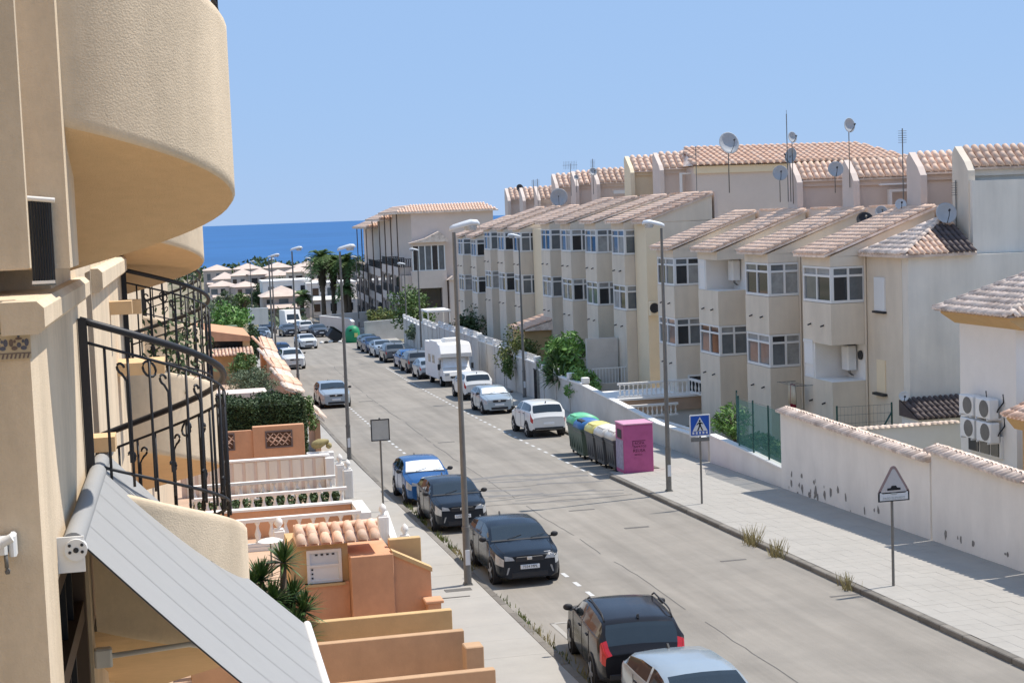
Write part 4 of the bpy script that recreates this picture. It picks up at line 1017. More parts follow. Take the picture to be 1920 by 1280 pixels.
mb=MB(); mb.prism([(35.42,1.36),(36.15,1.60),(36.6,1.36)],2.75,4.72,'x'); rf=part('roof',mb,'tile',hu)
tiles(rf,(2.72,35.38,1.38),(1,0,0),(0,.75,.25),2.0,.78,.285,.36,'tile',False,seed=16)
mb=MB()
for k in range(5): mb.cyl((2.75+.4*k,36.17,1.64),(3.13+.4*k,36.17,1.64),.09,n=8)
part('ridge_tile',mb,'tile',rf)
mb=MB(); 
for a,b,c,d in ((2.98,3.05,.42,1.2),(3.72,3.79,.42,1.2),(3.05,3.72,1.13,1.2),(3.05,3.72,.42,.48),(3.05,3.72,.80,.85)): mb.box(a,b,35.62,35.70,c,d)
mx=part('meter_box_frame',mb,'white',hu); mb=MB(); mb.box(3.05,3.72,35.66,35.695,.48,.80); part('box_door',mb,'whitemetal',mx); mb=MB(); mb.box(3.05,3.72,35.665,35.695,.85,1.13); part('box_door',mb,'lamphead',mx)
mb=MB()
for k in range(4): mb.box(3.18+.13*k,3.24+.13*k,35.655,35.664,1.06,1.1)
for k in range(3): mb.box(3.08,3.12,35.65,35.659,.52+.1*k,.56+.1*k)
part('vent_hole',mb,'darkplastic',mx)
mb=MB(); mb.cbox(2.9,3.85,35.5,35.71,.36,.42,.01); part('sill',mb,'yellow',hu)
def finial(parent,x,y,z,s=1.0):
    mb=MB(); mb.box(x-.13*s,x+.13*s,y-.13*s,y+.13*s,z,z+.05*s); mb.lathe([(.10*s,.05*s),(.05*s,.09*s),(.13*s,.2*s),(.11*s,.3*s),(.03*s,.40*s),(.0,.42*s)],(x,y,z),10); part('finial',mb,'white',parent)
bt=balustrade('balustrade','white balustrade directly behind the tile roof of the meter hut',(.6,47.7),(5.75,47.7),(-1.1,-1.08),.86,pitch=.42,thick=.22)
mb=MB(); mb.box(.5,5.9,47.55,47.85,-2,-1.1); part('plinth',mb,'white',bt)
for px_,py_ in ((3.0,45.0),): 
    bp=thing('gate_pier','white pier with pointed finial left of the tiled hut roof','pier',(px_,py_,-1.2)); mb=MB(); mb.cbox(px_-.16,px_+.16,py_-.16,py_+.16,-1.4,-.12,.02); part('pier',mb,'white',bp); finial(bp,px_,py_,-.12,1.0)
for (x,y,zt,l) in ((6.28,46.6,-.25,'near white gate pier with fluted sides and a ball finial by the sign pole'),(6.8,45.7,-.75,'short white end pier with pointed finial at the pavement edge by the sign pole'),(6.35,56.2,-.3,'white gate pier with a finial beside the second balustrade'),(6.3,58.3,-.4,'far white gate pier with a finial beside the striped wall')):
    bp=thing('gate_pier',l,'pier',(x,y,g(y))); mb=MB(); mb.cbox(x-.17,x+.17,y-.17,y+.17,g(y),zt,.02); part('pier',mb,'white',bp)
    mb=MB(); 
    for k in (-.09,0,.09): mb.box(x+k-.02,x+k+.02,y-.185,y-.171,g(y)+.1,zt-.1)
    part('fluting',mb,'white',bp); finial(bp,x,y,zt,.95)
sw=thing('sloping_wall','white sloping stair wall between gate piers on the left pavement edge','wall',(6.5,46,-1.3)); mb=MB(); mb.prism([(45.8,-1.3),(47.9,-1.3),(47.9,-.35),(45.8,-.95)],6.42,6.62,'x'); part('wall_body',mb,'white',sw)
xwall('garden_wall','terracotta garden wall with white coping between two balustrades',49.9,.6,5.7,-.32,.2,'orange',.08)
sp=thing('side_parapet','broad white parapet on the street side of the terracotta wall','parapet',(5.85,49,-1.3)); mb=MB(); mb.box(5.72,6.1,47.95,50.2,-1.5,-.36); part('parapet_body',mb,'white',sp)
bt=balustrade('balustrade','white balustrade with dark gaps in front of the striped wall',(.6,53.2),(5.95,53.2),(-1.22,-1.2),.80,pitch=.36,thick=.2)
mb=MB(); mb.box(.5,6.3,53.0,53.35,-2.2,-1.22); part('plinth',mb,'white',bt)
bt=balustrade('balustrade','farther white balustrade right below the striped wall',(.6,56.3),(5.9,56.3),(-1.2,-1.18),.7,pitch=.40,thick=.2)
stw=thing('striped_wall','beige garden wall with upright slats and a white coping','wall',(3.2,60,-1.7)); mb=MB(); mb.box(.4,6.0,60.0,60.15,-1.9,-.32); part('wall_body',mb,'pinkwall',stw)
mb=MB(); mb.cbox(.35,6.1,59.93,60.22,-.318,-.24,.015); part('coping',mb,'white',stw)
me=MB().box(-.16,.16,0,.03,0,1.5).mesh('slat',['greywall'])
for k in range(12): piece('slat',me,stw,(.75+.45*k,59.965,-1.85))
mb=MB(); mb.cbox(5.9,6.25,59.7,60.05,-1.9,-.35,.02); part('post',mb,'white',stw)
lw=thing('lattice_wall','orange garden wall with two brick lattice panels','wall',(4,64,-1.7)); mb=MB(); mb.box(.4,3.4,64.02,64.2,-2,.36); mb.cbox(3.4,5.5,63.9,64.25,-2,.50,.015); part('wall_body',mb,'orange',lw)
me=MB().box(-.16,.16,0,.02,-.014,.014).mesh('lattice_bar',['tile'])
for cx_,yy in ((4.45,63.88),(2.1,64.0)):
    mb=MB(); mb.box(cx_-.5,cx_+.5,yy-.004,yy+.002,-.36,.24); part('lattice_shade_panel',mb,mat('lattice_shadow',(.10,.05,.03),.9,.1,5),lw)  # flat dark sheet paints the shade behind the lattice bars
    for k in range(-5,6):
        for a in (1,-1):
            piece('lattice_bar',me,lw,(cx_+.085*k*1.0,yy-.025 if a>0 else yy-.012,-.06+.06*((k%3)-1)*2.2),(0,a*pi/4,0))
mb=MB()
for cx_,yy in ((4.45,63.86),(2.1,63.98)):
    mb.box(cx_-.56,cx_-.5,yy,yy+.03,-.42,.3); mb.box(cx_+.5,cx_+.56,yy,yy+.03,-.42,.3); mb.box(cx_-.499,cx_+.499,yy,yy+.03,.24,.3); mb.box(cx_-.499,cx_+.499,yy,yy+.03,-.42,-.36)
part('lattice_frame',mb,'frieze2',lw)
fs_=thing('stone_figure','pale reclining stone ornament on the garden edge by the lattice wall','ornament',(6.0,63.2,-.9)); mb=MB(); mb.lathe([(.05,0),(.16,.1),(.2,.35),(.12,.6),(.05,.75)],(5.7,63.2,-.35),8,0,True,Matrix.Rotation(pi/2-.25,4,'Y')); mb.lathe([(.05,0),(.13,.08),(.11,.2),(.02,.26)],(6.42,63.2,-.5),8); part('figure',mb,'straw',fs_)
mb=MB(); mb.cbox(5.5,6.6,63.0,63.4,-1.9,-.62,.02); part('plinth',mb,'white',fs_)
# tiled canopy wall beside the left pavement
def canopy(label,ya,yb,xl,xr,zl,zr,objs,m='tile',seed=0,wallm='orange',posts=True):
    o=thing('tiled_wall',label,'wall',(xr,(ya+yb)/2,g((ya+yb)/2)))
    dz=lambda y:-.010*(y-ya)
    mb=MB(); mb.add([(xl,ya,zl),(xr,ya,zr),(xr+drift(yb)-drift(ya),yb,zr+dz(yb)),(xl+drift(yb)-drift(ya),yb,zl+dz(yb)),(xl,ya,zl-.12),(xr,ya,zr-.12),(xr+drift(yb)-drift(ya),yb,zr+dz(yb)-.12),(xl+drift(yb)-drift(ya),yb,zl+dz(yb)-.12)],
      [(0,1,2,3),(7,6,5,4),(0,4,5,1),(1,5,6,2),(2,6,7,3),(3,7,4,0)]); rf=part('roof',mb,m,o)
    me=MB().add(*tile_geom(.45,.13),0,True).mesh('ridge_tile',[m])
    for k in range(int((yb-ya)/.38)): piece('ridge_tile',me,rf,(xl+.02,ya+.38*k,zl+.02+dz(ya+.38*k)))
    U=Vector((drift(yb)-drift(ya),yb-ya,dz(yb))); Vv=Vector((xl-xr,0,zl-zr))
    tiles(rf,(xr+.05,ya,zr+.01),U,Vv,U.length,Vv.length,.24,.36,m,not objs,seed=seed)
    mb=MB(); mb.box(xr-.45,xr-.2,ya+.1,ya+.6,g(ya)-.2,zr-.05)
    n=8
    for i in range(n):
        y0_=ya+.6+(yb-ya-.6)*i/n; y1_=ya+.6+(yb-ya-.6)*(i+1)/n; mb.box(xr-.40,xr-.25,y0_,y1_,g(y1_)-.2,zr+dz(y1_)-.1)
    part('wall_body',mb,wallm,o); return o
tw_=[(83.0,86.0,.05,0),(86.0,90.5,.12,1),(90.5,96.5,.02,2),(96.5,104.5,.12,3),(104.5,114,.04,4),(114,128,.12,5)]
for ya_,yb_,dz_,k_ in tw_:
    canopy(['tile covered garden wall section nearest the camera on the left pavement','second tile covered wall section along the left pavement','third tile covered wall section, left of the third lamp','fourth tile covered wall section along the left pavement','fifth tile covered wall section along the left pavement','farthest tile covered wall section beside the white off-roader'][k_],ya_,yb_,6.02+.04*(k_%2)+drift(ya_),6.98+.08*(k_%2)+drift(ya_),.02+dz_-.011*(ya_-77),-.34+dz_-.011*(ya_-77),True,'tile' if k_%2 else 'tilepale',seed=180+k_)
canopy('short tile capped wall end behind the dark hedge',70.3,74.2,6.2,7.0,.5,-.22,True,'tilepale',seed=19)
cp=thing('garage','orange garage with a shade-dark panel in its opening and small tile lean-to beyond the bushes','garage',(3.0,120,-3))
mb=MB(); mb.prism([(-1,1.2),(3.5,.92),(6.45,.38),(6.45,.02),(3.5,.15),(-1,.3)],118,128,'y'); part('roof_slab',mb,'orange',cp)
mb=MB(); mb.box(-1,5.9,119.2,119.4,-.5,.1); part('opening',mb,'glassdark',cp); mb=MB(); mb.box(5.9,6.4,118.2,128,-4,.02); mb.box(-1,5.89,118.2,118.6,-4,-.52); part('wall',mb,'yellow',cp)  # dark sheet stands for the shade inside the garage
mb=MB(); mb.prism([(116.8,-.92),(118.19,-.5),(118.19,-.92)],-.5,6.6,'x'); rf=part('lean_to_roof',mb,'tile',cp); tiles(rf,(-.5,116.75,-.9),(1,0,0),(0,1.4,.42),7.1,1.46,.26,.4,'tile',False,seed=20)
mb=MB(); mb.box(2.6,6.3,134,136,.02,.16); solo('green_awning',mb,'leafgrey','pale green flat awning above the orange garage roof','awning')
mb=MB(); mb.box(2.2,4.85,76.0,78.0,-1.0,.62); solo('garden_store',mb,'pinkwall','low pale garden store between the dark hedge and the grey bush','store')

# ------------------------------------------------------------ cars
def interp(tab,t):
    for (a,va),(b,vb) in zip(tab,tab[1:]):
        if t<=b:
            if b==a: return vb
            k=(t-a)/(b-a); return va+(vb-va)*k
    return tab[-1][1]
def smooth(tab,t,w=.012): return sum(interp(tab,min(1,max(0,t+w*k))) for k in (-2,-1,0,1,2))/5
KIND=dict(
 hatch=dict(top=[(0,.79),(.010,.86),(.035,.915),(.16,1.0),(.235,1.045),(.40,1.38),(.50,1.45),(.75,1.43),(.86,1.36),(.955,1.05),(.98,.98),(1,.82)],cowl=.24,rf=.405,rr=.875,rb=.955,sg=(.29,.90),sill=.24),
 estate=dict(top=[(0,.74),(.012,.82),(.045,.885),(.19,.985),(.255,1.035),(.39,1.38),(.48,1.45),(.80,1.45),(.90,1.40),(.972,1.02),(.985,.96),(1,.80)],cowl=.26,rf=.395,rr=.905,rb=.972,sg=(.29,.93),sill=.26),
 suv=dict(top=[(0,.82),(.012,.93),(.045,1.01),(.2,1.10),(.25,1.14),(.38,1.52),(.47,1.60),(.80,1.60),(.90,1.55),(.965,1.14),(.985,1.06),(1,.88)],cowl=.255,rf=.385,rr=.905,rb=.965,sg=(.29,.93),sill=.32),
 mini=dict(top=[(0,.79),(.010,.87),(.035,.93),(.14,1.02),(.21,1.07),(.38,1.43),(.50,1.50),(.75,1.48),(.87,1.38),(.955,1.06),(.98,.98),(1,.80)],cowl=.215,rf=.385,rr=.88,rb=.955,sg=(.26,.90),sill=.24))
def car(name,label,kind,paint,L,W,pos,heading,front,H=None,shade=False,group='cars parked along the kerb',plate='',simple=False,rails=False,tallights=False,cat='car',glass='carglass',darklow=False,foglights=False):
    """pos = centre on the road; heading 0 = nose towards -Y"""
    K=KIND[kind]; x,y=pos; rz=heading
    o=thing(name,label,cat,(x,y,g(y)+.006),rz,group)
    o.rotation_euler=(-S if abs(heading)<1.5 else S,0,rz)
    top=K['top']; hs=(H/max(v for _,v in top)) if H else 1.0
    zt=lambda t:smooth(top,t)*hs
    cow=interp(top,K['cowl'])*hs
    def zb(t): return min(zt(t)-.05,cow+.02+.07*hs*(t-K['cowl']))
    def wb(t): return W/2*smooth([(0,.74),(.015,.84),(.05,.93),(.12,.985),(.25,1),(.8,1),(.93,.96),(.985,.90),(1,.84)],t,.004)
    def wt(t):
        c=zt(t)-zb(t); return wb(t)-.07-.34*max(0,c-.05)
    def zlow(t): return smooth([(0,.24),(.03,.21),(.08,K['sill']-.03),(.9,K['sill']-.02),(.97,.3),(1,.40)],t,.006)*1.0
    def ring(t):
        b,l,T=zb(t),zlow(t),zt(t); w_=wb(t); u_=wt(t); m=(b+l)/2
        return [(0,l),(w_*.82,l),(w_*.965,l+.06),(w_*1.0,l+.2),(w_*1.0,m+.05),(w_-.012,b-.04),(w_-.04,b),(w_-.04+(u_-w_+.04)*.5,b+(T-.075-b)*.52),(u_+.0,max(b+.002,T-.07)),(u_-.075,T-.022),(u_*.45,T),(0,T+.008)]
    ts=sorted(set([0,.006,.015,.03,.045,.06,.085,.11,.14,.17,.2,.225,.25,K['cowl']-.015,K['cowl'],K['cowl']+.012]+[K['cowl']+(K['rf']-K['cowl'])*k/6 for k in range(1,7)]+[.5,.538,.562,.6,.65,.7,K['rr']-.02,K['rr']]+[K['rr']+(K['rb']-K['rr'])*k/4 for k in range(1,5)]+[.86,.965,.975,.985,.993,1.0]))
    if simple: ts=[t for i,t in enumerate(ts) if i%2==0 or t in (K['cowl'],K['rf'],K['rr'],K['rb'],0,1)]
    rings=[[(xx,(t-.5)*L,zz) for xx,zz in ring(t)] for t in ts]; m=len(rings[0])
    parts={}
    def put(k,vs,sm=True): parts.setdefault(k,MB()).add(vs,[tuple(range(len(vs)))],0,sm)
    bodyv=[];idx={}
    body=MB(); 
    for r_ in rings:
        for p in r_: body.v.append(p)
        for p in r_: body.v.append((-p[0],p[1],p[2]))
    for i in range(len(ts)-1):
        t=(ts[i]+ts[i+1])/2
        for j in range(m-1):
            k='body'
            if j in (6,7) and K['sg'][0]<t<K['sg'][1] and zt(t)-zb(t)>.16 and not (.538<=t<=.562): k='side_window'
            elif j in (9,10) and K['cowl']+.008<t<K['rf']-.008: k='windscreen'
            elif j in (9,10) and K['rr']+.006<t<K['rb']-.003: k='rear_window'
            elif j in (3,4) and .004<t<.075 and j==4: k='headlight'
            elif (j in (4,) or (tallights and j in (5,6,7,8) and t>K['rr']+.01)) and t>.955: k='tail_light'
            elif j in (0,1,) or (darklow and j==2): k='sill'
            for s in (0,1):
                a=i*2*m+s*m+j; b=a+1; c=a+2*m+1; d=a+2*m
                f=(a,d,c,b) if s==0 else (a,b,c,d)
                if k=='body': body.f.append(f); body.m.append(0); body.s.append(True)
                else: put((k,s+(2 if k=='side_window' and t>.55 else 0)),[body.v[q] for q in f])
    for e,i in ((0,0),(1,len(ts)-1)):                         # end caps
        for j in range(m-1):
            a=i*2*m+j; b=a+1; c=i*2*m+m+j+1; d=i*2*m+m+j
            body.f.append((a,b,c,d) if e==0 else (d,c,b,a)); body.m.append(0); body.s.append(False)
    bo=part('body',body,'p_'+paint,o,local=True)
    side={}
    for (k,s),mbp in parts.items():
        if k in('windscreen','rear_window','sill'): side.setdefault(k,MB()); q=side[k]; n=len(q.v); q.v+=mbp.v; q.f+=[tuple(v+n for v in f) for f in mbp.f]; q.m+=mbp.m; q.s+=mbp.s
        else:
            part(k,mbp,{'side_window':glass,'headlight':'lampglass','tail_light':'redlight'}[k],o,local=True)
    for k,q in side.items(): part(k,q,{'windscreen':'sunshade' if shade else glass,'rear_window':glass,'sill':'darkplastic'}[k],o,local=True)
    if shade:                                             # dark rim of the real glass round the silver shade
        pass
    # wheels
    rad=.33 if kind!='suv' else .365
    for tx in (.185,.80):
        for s in (-1,1):
            cy=(tx-.5)*L; xo=s*(W/2+.012)
            ar=MB(); ar.cyl((s*(W/2-.25),cy,rad+.02),(s*(W/2+.006),cy,rad+.02),rad+.055,n=20); 
            a_=part('wheel_arch',ar,'darkplastic',o,local=True)
            wh=MB(); wh.lathe([(rad*.72,-.01),(rad*.97,-.01),(rad,.02),(rad,.17),(rad*.96,.2),(rad*.7,.2)],(0,0,0),20,0,True,Matrix.Translation((xo-s*.2,cy,rad))@Matrix.Rotation(s*pi/2,4,'Y'))
            ty=part('wheel',wh,'rubber',o,local=True)
            ri=MB(); ri.cyl((xo-s*.10,cy,rad),(xo-s*.006,cy,rad),rad*.72,rad*.70,18,1)
            for k in range(5):
                a=2*pi*k/5; d=Vector((0,cos(a),sin(a))); n_=Vector((0,-sin(a),cos(a))); c=Vector((xo,cy,rad))
                P=[c+d*.03+n_*.045,c+d*rad*.7+n_*.03,c+d*rad*.7-n_*.03,c+d*.03-n_*.045]; Q=[p+Vector((s*.012,0,0)) for p in P]
                ri.add(P+Q,[(4,5,6,7),(0,1,5,4),(1,2,6,5),(2,3,7,6),(3,0,4,7)])
            ri.cyl((xo-s*.02,cy,rad),(xo+s*.016,cy,rad),.05,n=10); rm_=part('rim',ri,['alloy','darkplastic'],ty,local=True)
    F=-L/2; Bk=L/2
    def bx(nm,x0,x1,y0,y1,z0,z1,mt,b=.012,par=o): mb=MB().cbox(x0,x1,y0,y1,z0,z1,b); return part(nm,mb,mt,par,local=True)
    w0=wb(0); zh=zt(0)
    bx('grille',-w0*.55,w0*.55,F-.018,F+.03,zh-.15,zh-.03,'darkplastic'); bx('lower_grille',-w0*.72,w0*.72,F-.014,F+.03,.27,.27+.13,'darkplastic')
    pl=bx('number_plate',-.26,.26,F-.04,F-.0,.485,.595,'plate')
    if plate:
        tb=MB(); text_mb(tb,plate,Matrix.Translation((0,F-.0425,.54))@Matrix.Rotation(pi/2,4,'X'),.10); part('plate_lettering',tb,'ink',pl,local=True)
    for s in (-1,1):                                     # head lamps wrap onto the nose, fog lamps, mirrors
        mb=MB(); zc=zh-.04
        P=[(s*w0*.60,F-.016,zc-.075),(s*w0*1.0,F-.012,zc-.07),(s*w0*1.0,F-.0,zc+.05),(s*w0*.70,F-.006,zc+.015)]; Q=[(p[0],p[1]+.05,p[2]) for p in P]
        mb.add(P+Q,[(0,1,2,3),(4,7,6,5),(0,4,5,1),(1,5,6,2),(2,6,7,3),(3,7,4,0)]); part('headlight',mb,'lampglass',o,local=True)
        if foglights:
            mb=MB(); mb.add([(s*w0*.80,F-.02,.54),(s*w0*.88,F-.02,.54),(s*w0*.95,F-.016,.36),(s*w0*.90,F-.02,.36)],[(0,1,2,3)]); mb.add([(s*w0*.80,F-.0,.54),(s*w0*.88,F-.0,.54),(s*w0*.95,F,.36),(s*w0*.90,F,.36)],[(0,1,2,3)]); part('fog_light',mb,'foglamp',o,local=True)
        ym=(K['cowl']+.045-.5)*L; zm=cow+.06; xm=s*(W/2+.10)
        mb=MB(); M4=Matrix.Translation((xm,ym,zm))@Matrix.Diagonal((.105,.055,.075,1)); prof=[(0,-1),(.6,-.8),(.95,-.35),(1,.1),(.9,.55),(.5,.9),(0,1)]
        mb.lathe(prof,(0,0,0),10,0,True,M4); mb.tube([(s*(W/2-.09),ym+.02,zm-.05),(xm,ym,zm-.03)],.022,5); part('mirror',mb,'darkplastic' if paint not in('white','icewhite') or kind!='suv' else 'darkplastic',o,local=True)
        if not simple:
            for t_ in (.50,.70): 
                mb=MB(); yy=(t_-.5)*L; mb.cbox(s*(W/2-.01) if s>0 else -W/2-.02,W/2+.02 if s>0 else -W/2+.01,yy-.09,yy+.09,zb(t_)-.16,zb(t_)-.13,.006); part('door_handle',mb,'darkplastic',o,local=True)
        if rails:
            mb=MB(); P=[]
            for k in range(9):
                t_=.46+.42*k/8; P.append((s*(wt(t_)-.05),(t_-.5)*L,zt(t_)+(.05 if 0<k<8 else -.02)))
            mb.tube(P,.018,6); part('roof_rail',mb,'darkplastic',o,local=True)
    if not simple:
        for s in (-1,1):
            for t_ in (K['cowl']+.045,.55,.735):
                P=[ring(t_)[j] for j in (2,3,4,5)]; mb=MB(); mb.tube([(s*(p[0]+.001),(t_-.5)*L,p[1]) for p in P],.006,4); part('door_seam',mb,'black',o,local=True)
        if front:
            P=[]
            for k in range(7):
                t_=.035+(K['cowl']-.04)*k/6; q_=ring(t_); P.append((q_[9][0]*.98,(t_-.5)*L,q_[9][1]+.003))
            for s in (-1,1): mb=MB(); mb.tube([(s*p[0],p[1],p[2]) for p in P],.006,4); part('bonnet_seam',mb,'black',o,local=True)
    # rear plate, bumper strip, aerial, wipers
    bx('number_plate',-.26,.26,Bk-.01,Bk+.025,.62,.73,'plate'); bx('rear_bumper_strip',-wb(1)*.9,wb(1)*.9,Bk-.03,Bk+.03,.40,.50,'darkplastic')
    mb=MB(); ta=K['rr']-.03; za=zt(ta); mb.prism([((ta-.5)*L-.07,za),((ta-.5)*L+.07,za),((ta-.5)*L+.05,za+.075),((ta-.5)*L+.02,za+.08)],-.018,.018,'x'); part('aerial',mb,'darkplastic',o,local=True)
    if front and not simple:
        tw=K['cowl']+.01; mb=MB()
        for s in (-.35,.3): mb.tube([(s,(tw-.5)*L-.02,zt(tw)+.02),(s+.42,(tw+.035-.5)*L,zt(tw+.035)+.018)],.008,4)
        part('wiper',mb,'black',o,local=True)
        mb=MB().cbox(-.07,.07,F-.03,F-.01,zh-.11,zh-.03,.01); part('badge',mb,'chrome',o,local=True)
        mb=MB(); mb.box(-w0*.5,w0*.5,F-.024,F-.016,zh-.032,zh-.022); part('grille_trim',mb,'chrome',o,local=True)
        # dark gasket line under the windscreen
        a,b=K['cowl']-.004,K['cowl']+.010; mb=MB(); wq=wt(a)*.97
        mb.quad((-wq,(a-.5)*L,zt(a)+.012),(wq,(a-.5)*L,zt(a)+.012),(wq,(b-.5)*L,zt(b)+.014),(-wq,(b-.5)*L,zt(b)+.014)); part('scuttle',mb,'darkplastic',o,local=True)
    return o
KG='cars parked along the left kerb'; KGR='cars parked along the right kerb'
volvo=car('parked_car','dark estate car with roof rails, seen from behind','estate','volvo',4.65,1.84,(9.12,30.75),pi-.11,False,1.5,rails=True,tallights=True,group=KG)
car('parked_car','silver blue car cut by the bottom edge, facing the camera','hatch','palesilver',4.2,1.72,(8.92,25.65),0,True,1.39,group=KG)
p308=car('parked_car','shiny black hatchback facing the camera, nearest whole car on the left kerb','hatch','black',4.25,1.80,(9.15,41.4),0,True,1.46,group=KG,plate='7334 MPL',foglights=True)
car('parked_car','black hatchback half hidden by the lamp post between the blue and the nearest black car','hatch','black',4.2,1.74,(9.02,50.0),0,True,1.49,group=KG,plate='5182 HCX',foglights=True)
car('parked_car','blue small car with a silver sunshade behind the windscreen','mini','blue',3.85,1.68,(8.98,55.7),0,True,1.52,shade=True,group=KG)
car('car','silver hatchback driving up the street half hidden by the second lamp post','hatch','silver',4.35,1.84,(9.95,94.8),.02,True,1.5,group='cars in the left lane')
car('car','white off-roader in the left lane beyond the silver hatchback','suv','white',4.6,1.87,(10.5,131.2),.05,True,1.68,group='cars in the left lane')
car('car','white low car farther down the street, right of the white off-roader','hatch','white',4.3,1.80,(14.4,160.5),.1,True,1.5,group='cars in the left lane',simple=True)
car('parked_car','dark blue car with its tail behind the tiled wall on the left','hatch','navy',4.3,1.78,(10.6,146.3),pi+.05,False,1.5,group=KG,simple=True)
car('parked_car','white off-roader seen from behind next to the row of recycling bins','suv','icewhite',4.45,1.84,(17.72,73.2),pi,False,1.66,group=KGR)
car('parked_car','light silver hatchback with a sunshade behind the white off-roader by the bins','hatch','palesilver',4.2,1.74,(17.95,85.1),0,True,1.44,shade=True,group=KGR)
car('parked_car','white off-roader seen from behind directly in front of the motorhome','suv','icewhite',4.4,1.88,(18.65,94.2),pi,False,1.64,group=KGR)
car('parked_car','pale grey car squeezed behind the motorhome','mini','silver',3.9,1.7,(18.85,112.2),pi,False,1.5,group=KGR,simple=True)
car('parked_car','dark grey off-roader between the blue car and the motorhome','suv','grey',4.4,1.84,(19.1,119.0),pi,False,1.66,group=KGR,simple=True,glass='glassdark')
car('parked_car','bright blue hatchback behind the dark grey off-roader','hatch','blue',4.2,1.78,(19.3,124.0),pi,False,1.5,group=KGR,simple=True)
car('parked_car','grey off-roader seen from behind between the blue and silver cars','suv','grey',4.3,1.82,(19.3,132.5),pi,False,1.64,group=KGR,simple=True)
car('parked_car','silver car facing the camera, third from the igloo bin','hatch','silver',4.2,1.76,(19.5,140.5),.05,True,1.5,group=KGR,simple=True)
car('parked_car','navy blue car facing the camera, second from the igloo bin','hatch','navy',4.2,1.76,(19.6,147.3),.05,True,1.5,group=KGR,simple=True)
car('parked_car','dark green car nearest the igloo bin','hatch','green',4.1,1.74,(19.9,152.8),.05,True,1.5,group=KGR,simple=True)
car('parked_car','dark hatchback at the corner left of the dumped black container','hatch','darkgrey',4.1,1.75,(18.1,184.2),.1,True,1.5,group='cars at the far junction',simple=True)
car('parked_car','white off-roader at the far junction below the white van','suv','white',4.5,1.85,(17.3,195),pi+.1,False,1.65,group='cars at the far junction',simple=True)
for i,(x,y,pn,l) in enumerate(((9.9,170,'navy','dark blue car farther along the left kerb behind the dark blue hatchback'),(10.6,177,'darkgrey','dark grey car in the left row behind two blue cars'),(11.4,184,'silver','pale silver car in the left row below the big white billboard'),(13.2,200,'black','black car left of the white van at the end of the street'),(15.0,190,'darkgrey','dark grey car just left of the white off-roader at the far junction'))):
    car('parked_car',l,'hatch',pn,4.2,1.76,(x,y),.1,True,1.5,group='cars at the far junction',simple=True)
# markings on the near black car
mb=MB(); mb.cbox(.42,.60,-2.02,-1.94,.865,.885,.004); mb.cbox(.52,.60,-2.1,-2.04,.83,.85,.004); part('sticker',mb,'signwhite',p308,local=True)
mb=MB(); mb.box(.52,.66,-.28,-.25,1.30,1.36); part('windscreen_sticker',mb,'signwhite',p308,local=True)

